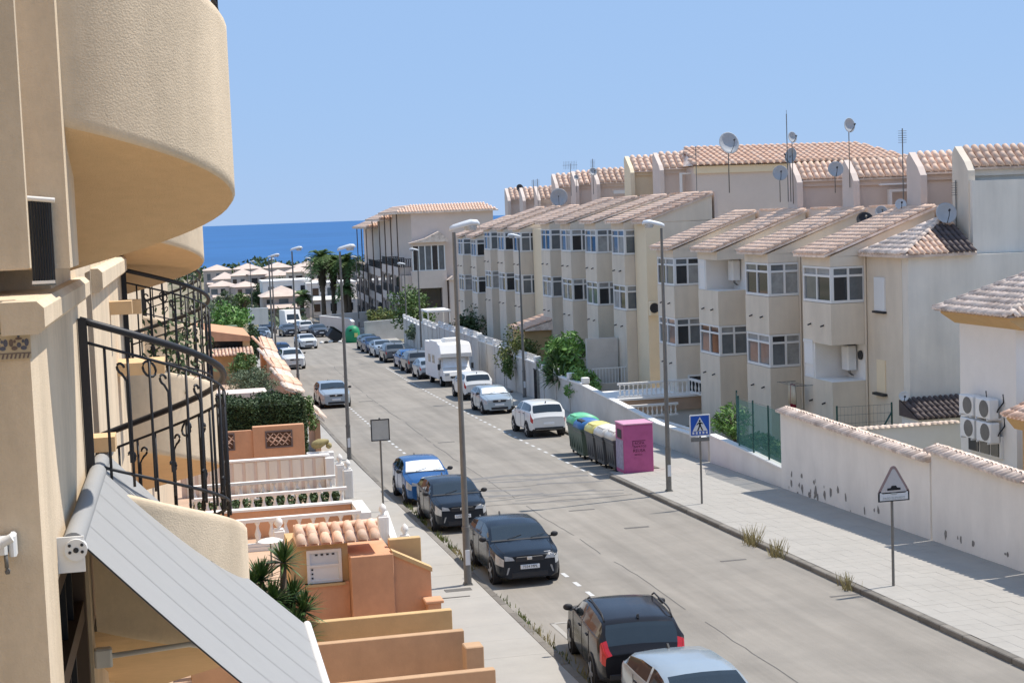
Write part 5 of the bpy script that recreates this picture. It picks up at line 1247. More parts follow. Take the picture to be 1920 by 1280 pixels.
# motorhome and van
def coach(name,label,pos,heading,L,W,H,cab,cat,van=False):
    x,y=pos; o=thing(name,label,cat,(x,y,g(y)+.006),heading); o.rotation_euler=(-S if abs(heading)<1.5 else S,0,heading); F=-L/2
    def ext(nm,poly,hw,mt,b=0,par=o,inner=.0):
        mb=MB(); n=len(poly); c=(sum(p[0] for p in poly)/n,sum(p[1] for p in poly)/n); e=.05
        pin=[(p[0]+(c[0]-p[0])*.03,p[1]+(c[1]-p[1])*.03) for p in poly]
        vs=[(-hw,*p) for p in pin]+[(-hw+e,*p) for p in poly]+[(hw-e,*p) for p in poly]+[(hw,*p) for p in pin]
        fs=[tuple(range(n-1,-1,-1)),tuple(range(3*n,4*n))]
        for k in range(3):
            for i in range(n): fs.append((k*n+i,k*n+(i+1)%n,(k+1)*n+(i+1)%n,(k+1)*n+i))
        mb.add(vs,fs); return part(nm,mb,mt,par,local=True)
    if not van:
        ext('living_box',[(F+1.5,.45),(F+1.3,1.9),(F+.35,2.0),(F+.30,2.25),(F+.75,H-.12),(F+1.3,H),(F+L-.15,H-.02),(F+L,H-.2),(F+L,.45)],W/2,'white')
        ext('cab',[(F,.42),(F-.02,.75),(F+.08,1.02),(F+.55,1.22),(F+1.15,1.92),(F+2.0,1.95),(F+2.0,.42)],W/2-.14,'white')
        mb=MB(); hw=W/2-.24; mb.add([(-hw,F+.555,1.26),(hw,F+.555,1.26),(hw-.08,F+1.09,1.88),(-hw+.08,F+1.09,1.88)],[(0,1,2,3)]); mb.v=[(p[0],p[1]-.02,p[2]+.015) for p in mb.v]; part('windscreen',mb,'sunshade',o,local=True)
        mb=MB()
        for s in (-1,1): mb.box(s*(W/2-.14)-.005,s*(W/2-.14)+.005,F+.95,F+1.75,1.22,1.8)
        part('side_window',mb,'glassdark',o,local=True)
        for s in (-1,1):
            mb=MB().cbox(s*(W/2+.06)-.09,s*(W/2+.06)+.09,F+.62,F+.70,1.15,1.55,.03); part('mirror',mb,'darkplastic',o,local=True)
            mb=MB().cbox(s*.72-.17,s*.72+.17,F-.035,F+.1,.78,.96,.03); part('headlight',mb,'lampglass',o,local=True)
            for yy in (F+2.6,F+4.2):
                mb=MB(); mb.box(s*W/2-.012,s*W/2+.012,yy,yy+.9,1.5,2.05); part('side_window',mb,'glassdark',o,local=True)
        mb=MB().cbox(-.5,.5,F-.05,F+.02,.6,.74,.02); part('grille',mb,'darkplastic',o,local=True)
        mb=MB().cbox(-.26,.26,F-.06,F-.0,.46,.57,.01); part('number_plate',mb,'plate',o,local=True)
        for yy,a,b in ((F+2.2,.5,.45),(F+3.6,.35,.35)):
            mb=MB().cbox(-a,a,yy-.45,yy+.45,H-.02,H+.16 if a<.4 else H+.28,.05); part('roof_unit',mb,'white',o,local=True)
        mb=MB().cbox(-W/2-.0,-W/2+.3,F+1.6,F+4.5,H-.03,H+.1,.04); part('roof_awning',mb,'white',o,local=True)
    else:
        ext('body',[(F,.4),(F,.85),(F+.25,1.1),(F+.7,1.2),(F+1.25,1.95),(F+1.6,H),(F+L-.1,H),(F+L,H-.1),(F+L,.4)],W/2,'white')
        mb=MB(); mb.add([(-.85,F+.70,1.22),(.85,F+.70,1.22),(.78,F+1.24,1.94),(-.78,F+1.24,1.94)],[(0,1,2,3)]); mb.v=[(p[0],p[1]-.02,p[2]+.015) for p in mb.v]; part('windscreen',mb,'carglass',o,local=True)
        for s in (-1,1):
            mb=MB().cbox(s*.7-.15,s*.7+.15,F-.03,F+.1,.75,.95,.03); part('headlight',mb,'lampglass',o,local=True)
        mb=MB().cbox(-.6,.6,F-.03,F+.02,.6,.8,.02); part('grille',mb,'darkplastic',o,local=True)
    for ty in (F+.95,F+L-1.6):
        for s in (-1,1):
            mb=MB(); mb.cyl((s*(W/2-.33),ty,.34),(s*(W/2-.06),ty,.34),.34,n=16); wq=part('wheel',mb,'rubber',o,local=True)
            mb=MB(); mb.cyl((s*(W/2-.1),ty,.34),(s*(W/2-.05),ty,.34),.2,n=12); part('rim',mb,'alloy',wq,local=True)
    return o
coach('motorhome','white motorhome with silver windscreen cover parked on the right',(19.35,105.8),0.0,6.6,2.2,2.95,True,'motorhome')
coach('delivery_van','white van with a black windscreen at the far end of the street',(17.2,212.5),.1,5.6,2.1,2.5,False,'van',van=True)

# ------------------------------------------------------------ street lamps, signs, bins
def lamp(label,x,y,h,side,rz=0,z=None,group='street lamps on the left pavement'):
    zg=g(y)+KH if z is None else z
    o=thing('street_lamp',label,'street lamp',(x,y,zg),rz,group)
    mb=MB(); mb.cyl((0,0,-.1),(0,0,h*.16),.10,.097,12); mb.cyl((0,0,h*.16),(0,0,h-.15),.085,.045,12,caps=True); mb.cyl((0,0,h*.155),(0,0,h*.165),.108,.108,12); part('pole',mb,'steel',o,local=True)
    mb=MB().cbox(-.12,.12,-.12,.12,-.02,.02,.005); 
    for a in range(4): mb.cyl((.09*(1 if a%2 else -1),.09*(1 if a<2 else -1),.02),(.09*(1 if a%2 else -1),.09*(1 if a<2 else -1),.06),.015,n=6)
    part('base_plate',mb,'steel',o,local=True)
    mb=MB().box(-.06,.06,-.125,-.095,.55,.95); part('access_door',mb,'lamphead',o,local=True)
    s=side; mb=MB(); P=[]
    for t,hw,zz,th in ((-.10,.08,-.09,.08),(.0,.09,-.05,.10),(.22,.12,.0,.11),(.46,.15,.05,.12),(.62,.15,.05,.10),(.68,.10,.02,.06)):
        P.append((t,hw,zz,th))
    n=6; vs=[]
    for t,hw,zz,th in P:
        for yy,z_ in ((-hw,zz),(-hw*.6,zz+th),(hw*.6,zz+th),(hw,zz),(hw*.7,zz-.03),(-hw*.7,zz-.03)): vs.append((s*t,yy,h+z_))
    m=len(P); fs=[tuple(range(5,-1,-1)),tuple((m-1)*n+k for k in range(n))]
    for i in range(m-1):
        for k in range(n): fs.append((i*n+k,i*n+(k+1)%n,(i+1)*n+(k+1)%n,(i+1)*n+k))
    mb.add(vs,fs,0,True); hd=part('lamp_head',mb,'lamphead',o,local=True)
    mb=MB(); mb.lathe([(.12,-.10),(.16,-.05),(.14,.02)],(0,0,0),10,0,True,Matrix.Translation((s*.45,0,h+.0))@Matrix.Diagonal((1.1,.75,1.2,1))); part('lamp_glass',mb,'lampglass',hd,local=True)
    return o
lamp('nearest tall street lamp on the left pavement beside the black cars',7.52,39.6,9.45,1)
lamp('second street lamp on the left pavement in front of the silver hatchback',7.7,67.2,9.25,1)
lamp('third street lamp on the left, rising beside the tiled garden wall',8.35,99.6,9.6,1)
lamp('fourth street lamp on the left behind the tiled wall near the billboard',9.1,129,9.4,1)
lamp('fifth, thin and distant street lamp on the left against the sea',11.2,163,9.5,1)
lamp('sixth street lamp on the left, nearly lost above the far town',13.6,197,9.3,1)
lamp('farthest left street lamp standing out against the sea',13.2,232,9.2,1)
RG='street lamps on the right pavement'
lamp('nearest street lamp on the right pavement beside the pink container',17.3,52.0,9.5,-1,group=RG)
lamp('second street lamp on the right before the yellowish bush',22.35-1.1,91.0,9.75,-1,group=RG)
lamp('third street lamp on the right, its head peeking out behind the nearest lamp pole',21.2+.6,132,9.4,-1,group=RG)
lamp('right hand street lamp by the white pergola, lower than its neighbours',24.2,155,9.0,-1,group=RG,z=g(155)-.7)
lamp('right hand street lamp in front of the palm trees by the dark arches',25.6,205,9.2,-1,group=RG)
lamp('right hand street lamp left of the palm trunks at the junction',20.5,215,9.3,-1,group=RG)

def pole_sign(label,x,y,zt,cat='road sign'):
    o=thing('road_sign',label,cat,(x,y,g(y)+KH)); mb=MB(); mb.cyl((x,y,g(y)+KH-.05),(x,y,zt),.035,n=10); part('pole',mb,'steel',o); return o
s1=pole_sign('grey sign seen from its bare back on a thin pole by the left kerb',7.12,52.6,2.0)
mb=MB().cbox(6.80,7.44,52.50,52.53,1.22,1.96,.01); pn=part('sign_panel',mb,'signback',s1)
mb=MB(); mb.box(6.795,6.83,52.49,52.54,1.215,1.965); mb.box(7.41,7.445,52.49,52.54,1.215,1.965); mb.box(6.831,7.409,52.49,52.54,1.93,1.965); mb.box(6.831,7.409,52.49,52.54,1.215,1.25); part('sign_rim',mb,'darkplastic',pn)
mb=MB(); mb.box(6.98,7.26,52.54,52.57,1.4,1.45); mb.box(6.98,7.26,52.54,52.57,1.75,1.8); part('clamp',mb,'steel',pn)
s2=pole_sign('blue pedestrian crossing sign with walking figure on the right pavement',17.42,48.9,1.8)
def dec(mb,cx_,y,cz,pts,sc_,mi=0): mb.add([(cx_+p[0]*sc_,y,cz+p[1]*sc_) for p in pts],[tuple(range(len(pts)))],mi)
cx_,cz,w2=17.40,1.52,.37
mb=MB().cbox(cx_-w2,cx_+w2,48.83,48.86,cz-w2,cz+w2,.02); pn=part('sign_panel',mb,'signwhite',s2)
mb=MB(); dec(mb,cx_,48.827,cz,[(-.88,-.88),(.88,-.88),(.88,.88),(-.88,.88)],w2); part('blue_field',mb,'signblue',pn)
mb=MB(); dec(mb,cx_,48.824,cz,[(-.72,-.50),(.72,-.50),(0,.78)],w2); 
for k in range(5): dec(mb,cx_,48.824,cz,[(-.74+.32*k,-.78),(-.56+.32*k,-.78),(-.56+.32*k,-.56),(-.74+.32*k,-.56)],w2)
part('white_triangle',mb,'signwhite',pn)
mb=MB(); Y=48.821
dec(mb,cx_,Y,cz,[(.10*cos(a)-.02,.10*sin(a)+.42) for a in [2*pi*k/10 for k in range(10)]],w2)
for q in ([(-.12,.30),(.10,.30),(.10,-.02),(-.10,-.02)],[(-.10,-.02),(.04,-.02),(-.16,-.48),(-.30,-.48)],[(-.02,-.02),(.10,-.02),(.30,-.46),(.16,-.48)],[(-.12,.30),(-.10,.18),(-.30,.02),(-.34,.10)],[(.08,.30),(.10,.16),(.30,.10),(.30,.18)]): dec(mb,cx_,Y,cz,q,w2)
part('walking_figure',mb,'ink',pn)
mb=MB().cbox(cx_-.33,cx_+.33,48.82,48.85,.98,1.12,.015); part('lower_panel',mb,'steel',s2)
s3=pole_sign('triangular road hump warning sign with a small panel in front of the white wall',17.45,35.0,2.2)
cx_,cz=17.47,1.78
def tri(mb,r_,y,dep,mi=0,rc=.09):
    P=[]
    for a in (pi/2,pi/2+2*pi/3,pi/2+4*pi/3):
        c=Vector((cos(a),sin(a)))*(r_-rc*1.6)
        for k in (-1,-.5,0,.5,1): P.append((cx_+c.x+rc*cos(a+k*pi/3),cz+c.y+rc*sin(a+k*pi/3)))
    P=[(p[0],1.0*(p[1]-cz)+cz) for p in P]; mb.prism(P,y,y+dep,'y',mi)
mb=MB(); tri(mb,.52,34.93,.02); pn=part('sign_panel',mb,'signred',s3)
mb=MB(); tri(mb,.42,34.927,.002,0,.05); part('white_field',mb,mat('faded_sign_white',(.48,.45,.44),.5,.06,6),pn)
mb=MB(); dec(mb,cx_,34.923,cz-.10,[(-.9,-.22),(.9,-.22),(.9,.06),(.45,.10),(.3,.36),(-.3,.36),(-.45,.10),(-.9,.06)],.20); part('hump_symbol',mb,'ink',pn)
mb=MB().cbox(cx_-.42,cx_+.42,34.93,34.95,1.36,1.62,.02); p2=part('lower_panel',mb,'darkplastic',s3)
mb=MB(); dec(mb,cx_,34.927,1.49,[(-.38,-.10),(.38,-.10),(.38,.10),(-.38,.10)],1); part('panel_field',mb,'signwhite',p2)
mb=MB(); text_mb(mb,'PASO ELEVADO',Matrix.Translation((cx_,34.922,1.44))@Matrix.Rotation(pi/2,4,'X'),.085); dec(mb,cx_,34.923,1.55,[(.10*cos(a),.03*sin(a)) for a in [2*pi*k/10 for k in range(10)]],1); part('panel_lettering',mb,'signback',p2)

def wheelie(label,x,y,body,lid,h=1.28,w=.95,d=1.15):
    o=thing('recycling_bin',label,'recycling bin',(x,y,g(y)+.01),0,'recycling bins in a row')
    mb=MB(); vs=[]
    for z,ex,ey in ((.16,.80,.82),(.5,.86,.88),(h,1.0,1.0)): 
        for sx,sy in ((-1,-1),(1,-1),(1,1),(-1,1)): vs.append((sx*w/2*ex,sy*d/2*ey,z))
    fs=[(3,2,1,0)]+[(k*4+i,k*4+(i+1)%4,(k+1)*4+(i+1)%4,(k+1)*4+i) for k in range(2) for i in range(4)]+[(8,9,10,11)]
    mb.add(vs,fs); mb.cbox(-w/2-.03,w/2+.03,-d/2-.03,d/2+.03,h-.08,h,.02)
    for yy in (-.3,0,.3): mb.box(-w/2*.9-.02,-w/2*.9+.02,yy-.03,yy+.03,.3,h-.1)
    part('bin_body',mb,body,o,local=True)
    mb=MB(); n=8; P=[]
    for i in range(n+1):
        a=pi*i/n; P.append((-(w/2+.03)*cos(a),h+.01+.36*sin(a)**.8))
    mb.prism(P,-d/2-.02,d/2+.02,'y',0,True); ld=part('lid',mb,lid,o,local=True)
    mb=MB()
    for yy in (-.32,-.11,.11,.32): mb.cbox(-w/2*.82,-w/2*.38,yy-.06,yy+.06,h+.20,h+.345,.015)
    part('lid_slot',mb,lid if lid!='lidblue' else 'darkplastic',ld,local=True)
    for sx in (-1,1):
        mb=MB(); mb.cyl((sx*w/2*.95,-d/2-.06,h-.15),(sx*w/2*.95,d/2+.06,h-.15),.03,n=6); part('lifting_bar',mb,'steel',o,local=True)
        for sy in (-1,1):
            mb=MB(); mb.cyl((sx*w*.32-.03,sy*d*.32,.09),(sx*w*.32+.03,sy*d*.32,.09),.085,n=10); part('castor',mb,'rubber',o,local=True)
    return o
bx_=17.55
wheelie('bin with a green lid, farthest of the recycling row next to the white off-roader',bx_+.1,64.6,'bingreen','lidgreen',1.36,1.15)
wheelie('bin with a blue lid between the green and the yellow lidded bins',bx_-.05,63.0,'bingreen','lidblue',1.30,1.1)
wheelie('bin with a yellow lid in the middle of the recycling row',bx_,61.4,'bingrey','lidyellow',1.30,1.1)
wheelie('bin with a white lid behind the other white lidded bin',bx_+.0,60.0,'bingrey','lidwhite',1.30,1.1)
wheelie('bin with a white lid right beside the pink container',bx_+.08,58.75,'bingrey','lidwhite',1.28,1.1)
pc=thing('clothing_container','bright pink clothing container with dark printed lettering','clothing container',(17.75,57.4,g(57.4)))
px0,px1,py0,py1=17.17,18.37,56.98,58.05; zg=g(57)
mb=MB().cbox(px0,px1,py0,py1,zg+.10,zg+1.98,.02); mb.box(px0+.02,px1-.02,py0+.02,py1-.02,zg+1.98,zg+2.02); part('casing',mb,'pink',pc)
mb=MB().cbox(px0-.02,px1+.02,py0-.02,py1+.02,zg+2.0,zg+2.06,.015); part('roof_edge',mb,mat('pale_pink_steel',(.62,.30,.42),.5,.05,4),pc)
mb=MB(); mb.box(px0-.012,px0-.002,py0+.25,py1-.25,zg+1.45,zg+1.8); part('drop_hatch',mb,'darkplastic',pc)
mb=MB(); mb.box(px0-.014,px0-.003,py0+.06,py1-.06,zg+.25,zg+1.4); part('side_poster',mb,mat('faded_poster',(.33,.30,.40),.6,.35,8),pc)
mb=MB(); cxp=(px0+px1)/2+.02
def ln_(t,z,s,dx=0): text_mb(mb,t,Matrix.Translation((cxp+dx,py0-.006,zg+z))@Matrix.Rotation(pi/2,4,'X'),s)
Fz=zg+1.2
mb.box(cxp-.26,cxp+.26,py0-.005,py0-.003,Fz+.155,Fz+.18); mb.box(cxp-.26,cxp-.235,py0-.005,py0-.003,Fz-.03,Fz+.154)
ln_('ROPA',1.27,.15,.02); ln_('ZAPATOS',1.14,.12,.03); ln_('REUSA',.98,.17); ln_('RECICLA',.83,.08,-.03); part('lettering',mb,mat('maroon_print',(.06,.006,.025),.6,.1,9),pc)
mb=MB()
for k in range(4): mb.box(px0+.05+.95*(k%2),px0+.2+.95*(k%2),py0+.05+.8*(k//2),py0+.2+.8*(k//2),zg,zg+.1)
part('foot',mb,'darkplastic',pc)
ig=thing('igloo_bin','green dome shaped glass recycling bin at the junction','glass bank',(20.1,167,g(167)),.15)
mb=MB(); mb.lathe([(.72,.0),(.78,.05),(.80,.8),(.78,1.2),(.66,1.55),(.40,1.78),(0,1.85)],(0,0,0),20); part('dome',mb,'igloo',ig,local=True)
mb=MB(); mb.lathe([(.16,-.02),(.18,.03)],(-.35,-.62,1.33),12,0,True,Matrix.Rotation(pi/2+.4,4,'X')); part('port',mb,'darkplastic',ig,local=True)
mb=MB(); mb.box(-.02,.34,-.83,-.80,.62,1.05); mb.box(.08,.24,-.84,-.831,.7,.98); part('label_patch',mb,'lidyellow',ig,local=True)
bk=thing('tipped_container','black waste container tipped over at the junction beside the igloo bin','container',(18.4,169.5,g(169.5)),.2)
mb=MB(); M4=Matrix.Translation((0,0,.75))@Matrix.Rotation(.62,4,'Y'); t=MB().cbox(-.75,.75,-.6,.6,-.55,.55,.08); t.v=[tuple(M4@Vector(v)) for v in t.v]; part('container_body',t,'darkplastic',bk,local=True)
t=MB().cbox(-.8,.8,-.65,.65,.55,.68,.05); t.v=[tuple(M4@Vector(v)) for v in t.v]; part('lid',t,'rubber',bk,local=True)
mb=MB(); rr=random.Random(4)
for k in range(7):
    od=['leftmost','second','third','fourth','fifth','sixth','seventh and last']; x,y=16.9+.5*k+rr.uniform(-.1,.1),168.7+rr.uniform(-.6,.6)
    mb=MB(); s=rr.uniform(.18,.33); P=[(0,0),(s,.03),(s*1.15,s*.4),(s*.7,s*.85),(s*.2,s*1.05),(0,s*1.1)]; mb.lathe([p for p in P[1:]],(x,y,g(y)),8)
    solo('rubbish_bag',mb,'rubber' if k%2 else 'lidwhite','%s rubbish bag beside the tipped black container, %s from the left'%('black' if k%2 else 'white',od[k]),'rubbish bag','rubbish bags at the junction')
bb=thing('billboard','large pale billboard back on posts left of the street end','billboard',(9.6,190,-5)); mb=MB(); mb.box(10.7,12.7,190,190.2,-3.4,-1.5); part('panel',mb,'greywall',bb); mb=MB(); mb.box(10.65,12.75,189.95,190.25,-1.5,-1.38); mb.box(10.3,10.68,190,190.3,-5.2,-1.3); part('frame',mb,'white',bb)

# ------------------------------------------------------------ satellite dishes and aerials
def dish(label,x,y,z,dia,zfoot,m='dishgrey',n=(.15,-1,.25),arm=True):
    o=thing('satellite_dish',label,'satellite dish',(x,y,zfoot))
    N=Vector(n).normalized(); q=N.to_track_quat('Z','Y').to_matrix().to_4x4(); M4=Matrix.Translation((x,y,z))@q; r=dia/2
    mb=MB(); prof=[(0,-.14*dia),(r*.4,-.12*dia),(r*.75,-.06*dia),(r,0),(r*1.02,.005),(r*.98,.012),(r*.72,-.05*dia),(r*.38,-.105*dia),(0,-.125*dia)]
    mb.lathe(prof,(0,0,0),22,0,True,M4); part('reflector',mb,m,o)
    mb=MB(); c=M4@Vector((0,0,-.15*dia)); mb.tube([(x+.02,y+.12*dia+.05,zfoot),(x+.02,y+.12*dia+.05,z),tuple(c)],.028 if dia>.9 else .02,6); part('mast',mb,'steel',o)
    mb=MB(); mb.tube([M4@Vector((0,-r*.98,0)),M4@Vector((0,-r*.5,.38*dia)),M4@Vector((0,-.02,.52*dia))],.014,5); mb.cyl(M4@Vector((0,-.02,.46*dia)),M4@Vector((0,-.0,.56*dia)),.04,n=8); part('feed_arm',mb,'darkplastic' if m!='dishdark' else 'steel',o)
    return o
dish('biggest satellite dish, pale grey on its own mast against the sky',29.48,77.0,12.1,1.15,9.5)
dish('satellite dish on the tall mast second from the left against the sky',29.18,68.0,11.9,.52,8.8,n=(.35,-1,.2))
dish('large grey dish low on the mast below the second skyline dish, left side',28.45,67.8,10.25,.70,8.9,n=(-.3,-1,.2))
dish('grey dish edge on halfway up the second mast',29.2,68.3,11.05,.75,8.9,n=(-1,-.4,.2))
dish('highest satellite dish, on a thin mast between two penthouse roofs',29.24,62.0,12.07,.62,9.4,n=(.35,-1,.1))
dish('grey dish below the highest one, left of a party wall',28.56,62.0,10.22,.66,9.2,n=(-.25,-1,.2))
dish('large pale dish beside the hipped corner roof with the dark tiles',28.62,52.6,8.25,.78,7.2,n=(-.2,-1,.3))
dish('pale dish peeking over the slanting roof left of the corner',28.68,58.0,8.35,.5,7.5,n=(-.3,-1,.4))
dish('small white dish just above the slanting roofs near the corner',29.03,57.0,8.62,.45,7.6,m='lamphead',n=(-.3,-1,.4))
dish('dark dish lying behind the slanting roof of the nearest bay',28.19,58.5,8.05,.68,7.2,m='dishdark',n=(-.3,-1,.5))
dish('small grey dish at the far left end of the cream rows',31.86,139,11.0,.62,9.5)
dish('black dish against the sky at the far end of the cream rows',31.8,135,11.1,.72,9.6,m='dishdark',n=(.3,-1,.2))
dish('huge pale dish standing on the ledge in front of a far penthouse',29.6,113,9.95,1.3,9.0,n=(-.3,-1,.1))
dish('grey dish on a party wall in the middle of the far skyline',30.33,106,11.6,.58,10.2)
dish('small dish on the next party wall along the far skyline',29.9,109,11.3,.36,10.2)
dish('small white dish low on the grey end wall above the lean-to',26.02,51.1,1.72,.36,1.0,m='lamphead',n=(-.3,-1,.1))
def aerial(label,x,y,zf,zt,kind=0):
    o=thing('aerial',label,'aerial',(x,y,zf)); mb=MB(); mb.cyl((x,y,zf),(x,y,zt),.022,n=6); part('mast',mb,'steel',o)
    mb=MB()
    for j in range((6,9,1)[kind]):
        zz=zt-.1-.09*j if kind==0 else zt-.12; xx=x-.5+.12*j if kind==1 else x
        if kind==0: mb.cyl((x-.18,y,zz),(x+.18,y,zz),.012,n=4)
        else: mb.cyl((xx,y-.01,zz-.3),(xx,y-.01,zz+.3),.010,n=4)
    if kind==1: mb.cyl((x-.6,y,zt-.12),(x+.55,y,zt-.12),.014,n=4)
    part('elements',mb,'steel',o)
aerial('comb aerial on a tall mast above the near penthouse roofs',28.89,56.5,8.8,11.6)
aerial('aerial with upright rods on the far skyline',30.3,112,10,12.4,1)
aerial('thin comb aerial beside a party wall on the far skyline',30.4,106.3,10,12.5)
aerial('left one of a pair of thin aerials at the far end of the skyline',30.6,125,9.5,11.6)
aerial('right one of a pair of thin aerials at the far end of the skyline',31.0,125.2,9.5,11.65)
aerial('thin lone mast left of the biggest dish',29.6,82.5,9.4,12.2)
aerial('hair-thin whip aerial above the second skyline dish',29.05,68.35,8.9,13.0,2)
aerial('short aerial mast beside the right-most party wall',29.35,53.2,7.6,9.45)
fu=thing('wall_fan','round black fan unit on the side pier behind the right lamp post','fan',(25.55,79.5,3.2)); mb=MB(); mb.cbox(25.62,26.1,79.3,79.59,3.1,3.85,.03); part('casing',mb,'tan2',fu); mb=MB(); mb.lathe([(.26,0),(.27,.02)],(25.86,79.29,3.5),16,0,True,Matrix.Rotation(pi/2,4,'X')); part('fan_opening',mb,'darkplastic',fu)

# ------------------------------------------------------------ plants
def leaves(mb,c,rad,n,size,seed,clumps=14,asp=.45,flat=0.0):
    """leaf-sized faces in uneven clumps through an ellipsoid"""
    r=random.Random(seed); cl=[]
    for k in range(clumps):
        while True:
            p=Vector((r.uniform(-1,1),r.uniform(-1,1),r.uniform(-1,1)))
            if .25<p.length<1: break
        cl.append((Vector((c[0]+p.x*rad[0]*.78,c[1]+p.y*rad[1]*.78,c[2]+p.z*rad[2]*.78)),r.uniform(.28,.5)))
    for i in range(n):
        cc,s=cl[i%clumps]; d=Vector((r.gauss(0,1),r.gauss(0,1),r.gauss(0,1))).normalized()*(r.random()**.4)
        p=cc+Vector((d.x*rad[0]*s,d.y*rad[1]*s,d.z*rad[2]*s))
        a=Vector((r.uniform(-1,1),r.uniform(-1,1),r.uniform(-.7,.9))).normalized()*size*r.uniform(.7,1.3); b=a.orthogonal().normalized(); b=(Matrix.Rotation(r.uniform(0,6.3),3,a)@b)*a.length*asp
        mb.add([p-a,p+b,p+a,p-b],[(0,1,2,3)])
def bush(name,label,c,rad,n,size,m,cat='bush',trunk=True,seed=1,group=None,clumps=14,asp=.45):
    zg=g(c[1]); o=thing(name,label,cat,(c[0],c[1],zg),0,group)
    mb=MB(); leaves(mb,c,rad,n,size,seed,clumps,asp); part('crown' if trunk else 'foliage',mb,m,o)
    if trunk:
        r=random.Random(seed); mb=MB(); mb.tube([(c[0],c[1],zg-.1),(c[0]+.08,c[1],(zg+c[2])/2),(c[0],c[1],c[2])],[.13*rad[0],.10*rad[0],.05*rad[0]],7)
        for k in range(6):
            a=r.uniform(0,6.3); mb.tube([(c[0],c[1],zg+(c[2]-zg)*.55),(c[0]+cos(a)*rad[0]*.35,c[1]+sin(a)*rad[1]*.35,c[2]-rad[2]*.1),(c[0]+cos(a)*rad[0]*.7,c[1]+sin(a)*rad[1]*.7,c[2]+r.uniform(0,.4)*rad[2])],[.05*rad[0],.035*rad[0],.012*rad[0]],5)
        part('trunk',mb,'bark',o)
    return o
bush('hedge_tree','yellowish green bushy tree over the garden wall behind the silver hatchback',(22.2,96.6,-.05),(1.6,3.0,1.75),5200,.10,'leafyel','tree',seed=2,clumps=26)
bush('climber','green climber hanging over the white wall below the yellowish tree',(21.1,95.0,-.8),(.35,.7,.9),700,.09,'leaf',trunk=False,seed=3)
bush('leafy_bush','bright green broad leaved bush beside the spiky dark palm',(22.7,86.3,.35),(1.7,2.4,1.6),2600,.2,'leafbright',seed=4,clumps=20,asp=.3)
bush('leafy_bush','lower green bush spilling over the wall in front of the patio',(22.0,80.8,-.45),(.9,2.2,1.0),2200,.12,'leafbright',seed=5,clumps=16)
bush('leafy_bush','reddish brown shrub foot between the spiky palm and the wall',(22.0,83.0,-.9),(.5,.9,.6),600,.09,'straw',trunk=False,seed=6)
bush('garden_tree','dense dark green tree behind the far garden wall, right of the pergola',(25.2,124,-.6),(2.2,2.6,2.1),2600,.17,'leafdark','tree',seed=7,clumps=22)
bush('garden_tree','tall dark tree in front of the pinkish block corner',(26.0,162,-.6),(2.6,3,2.6),2600,.2,'leaf','tree',seed=8,clumps=22)
bush('garden_tree','green shrub in front of the dark arches',(25.2,178,-2.4),(2.2,3,1.7),1500,.2,'leafyel','tree',seed=9)
bush('garden_tree','dark creeper heap on the wall left of the pergola',(24.0,148,-2.0),(1.5,2,1.0),1000,.16,'leafgrey','bush',trunk=False,seed=10)
bush('palm_bush','feathery green bush behind the mesh fence',(22.8,60.0,-.1),(.8,1.4,.75),900,.17,'leafbright',seed=11,asp=.18)
bush('leafy_bush','low greenery behind the green mesh fence',(22.3,55.2,-.3),(.5,2.6,.5),900,.13,'leaf',trunk=False,seed=12)
bush('garden_tree','bright green tree at the end of the curved balconies',(6.6,151,-.05),(2.5,3,1.5),2600,.2,'leafbright','tree',seed=13,clumps=24)
bush('garden_tree','dark green tree hugging the left kerb beyond the bright tree',(8.6,146,-2.0),(1.0,3,1.6),1300,.17,'leafdark','tree',seed=14)
bush('grey_bush','rounded grey green bush beside the tile covered wall',(4.5,82.0,.5),(1.5,1.4,.95),3600,.085,'leafgrey',seed=15,clumps=26,asp=.3)
bush('leafy_bush','small yellowish bush behind the grey green bush',(4.6,92,.6),(1.1,1.2,.7),1500,.1,'leaf',seed=16)
hd=thing('hedge','clipped dark green hedge behind the orange lattice wall','hedge',(4.2,70,g(70)))
mb=MB(); r=random.Random(17)
for i in range(9500):
    f=r.random(); x=r.uniform(1.6,6.0); y=r.uniform(67.9,71.0); z=r.uniform(-1.6,1.0)
    if f<.5: y=67.9+abs(r.gauss(0,.12))
    elif f<.85: z=1.0+r.gauss(0,.07)
    else: x=6.0-abs(r.gauss(0,.1))
    z+=.10*sin(x*3.1)+.07*sin(x*7+y*3); y+=.10*sin(x*4.3+z*3)
    p=Vector((x,y,z)); a=Vector((r.uniform(-1,1),r.uniform(-1,1),r.uniform(-.6,1))).normalized()*.075; b=(Matrix.Rotation(r.uniform(0,6.3),3,a)@a.orthogonal().normalized())*.035
    mb.add([p-a,p+b,p+a,p-b],[(0,1,2,3)])
part('foliage',mb,'leafdark',hd)
mb=MB(); mb.box(1.7,5.85,68.1,70.8,-1.9,.85); part('hedge_core',mb,mat('hedge_inside',(.02,.03,.012),.95,.4,6),hd)  # solid dark box filling the hedge
pb_=thing('added_planting','added dark planting standing for shade between the two white balustrades','added planting',(3.2,54.6,g(54.6)))  # planting added to darken the baluster gaps, where only shaded floor lies
mb=MB()
for k in range(7): leaves(mb,(1.0+.75*k,54.6,-1.15),(.6,.9,.5),520,.09,500+k,8)
part('foliage',mb,'leafdark',pb_)
bush('climber','ivy tuft on the orange wall end beside the dark hedge',(6.25,69.6,.2),(.45,1.0,.9),900,.08,'leaf',trunk=False,seed=18)
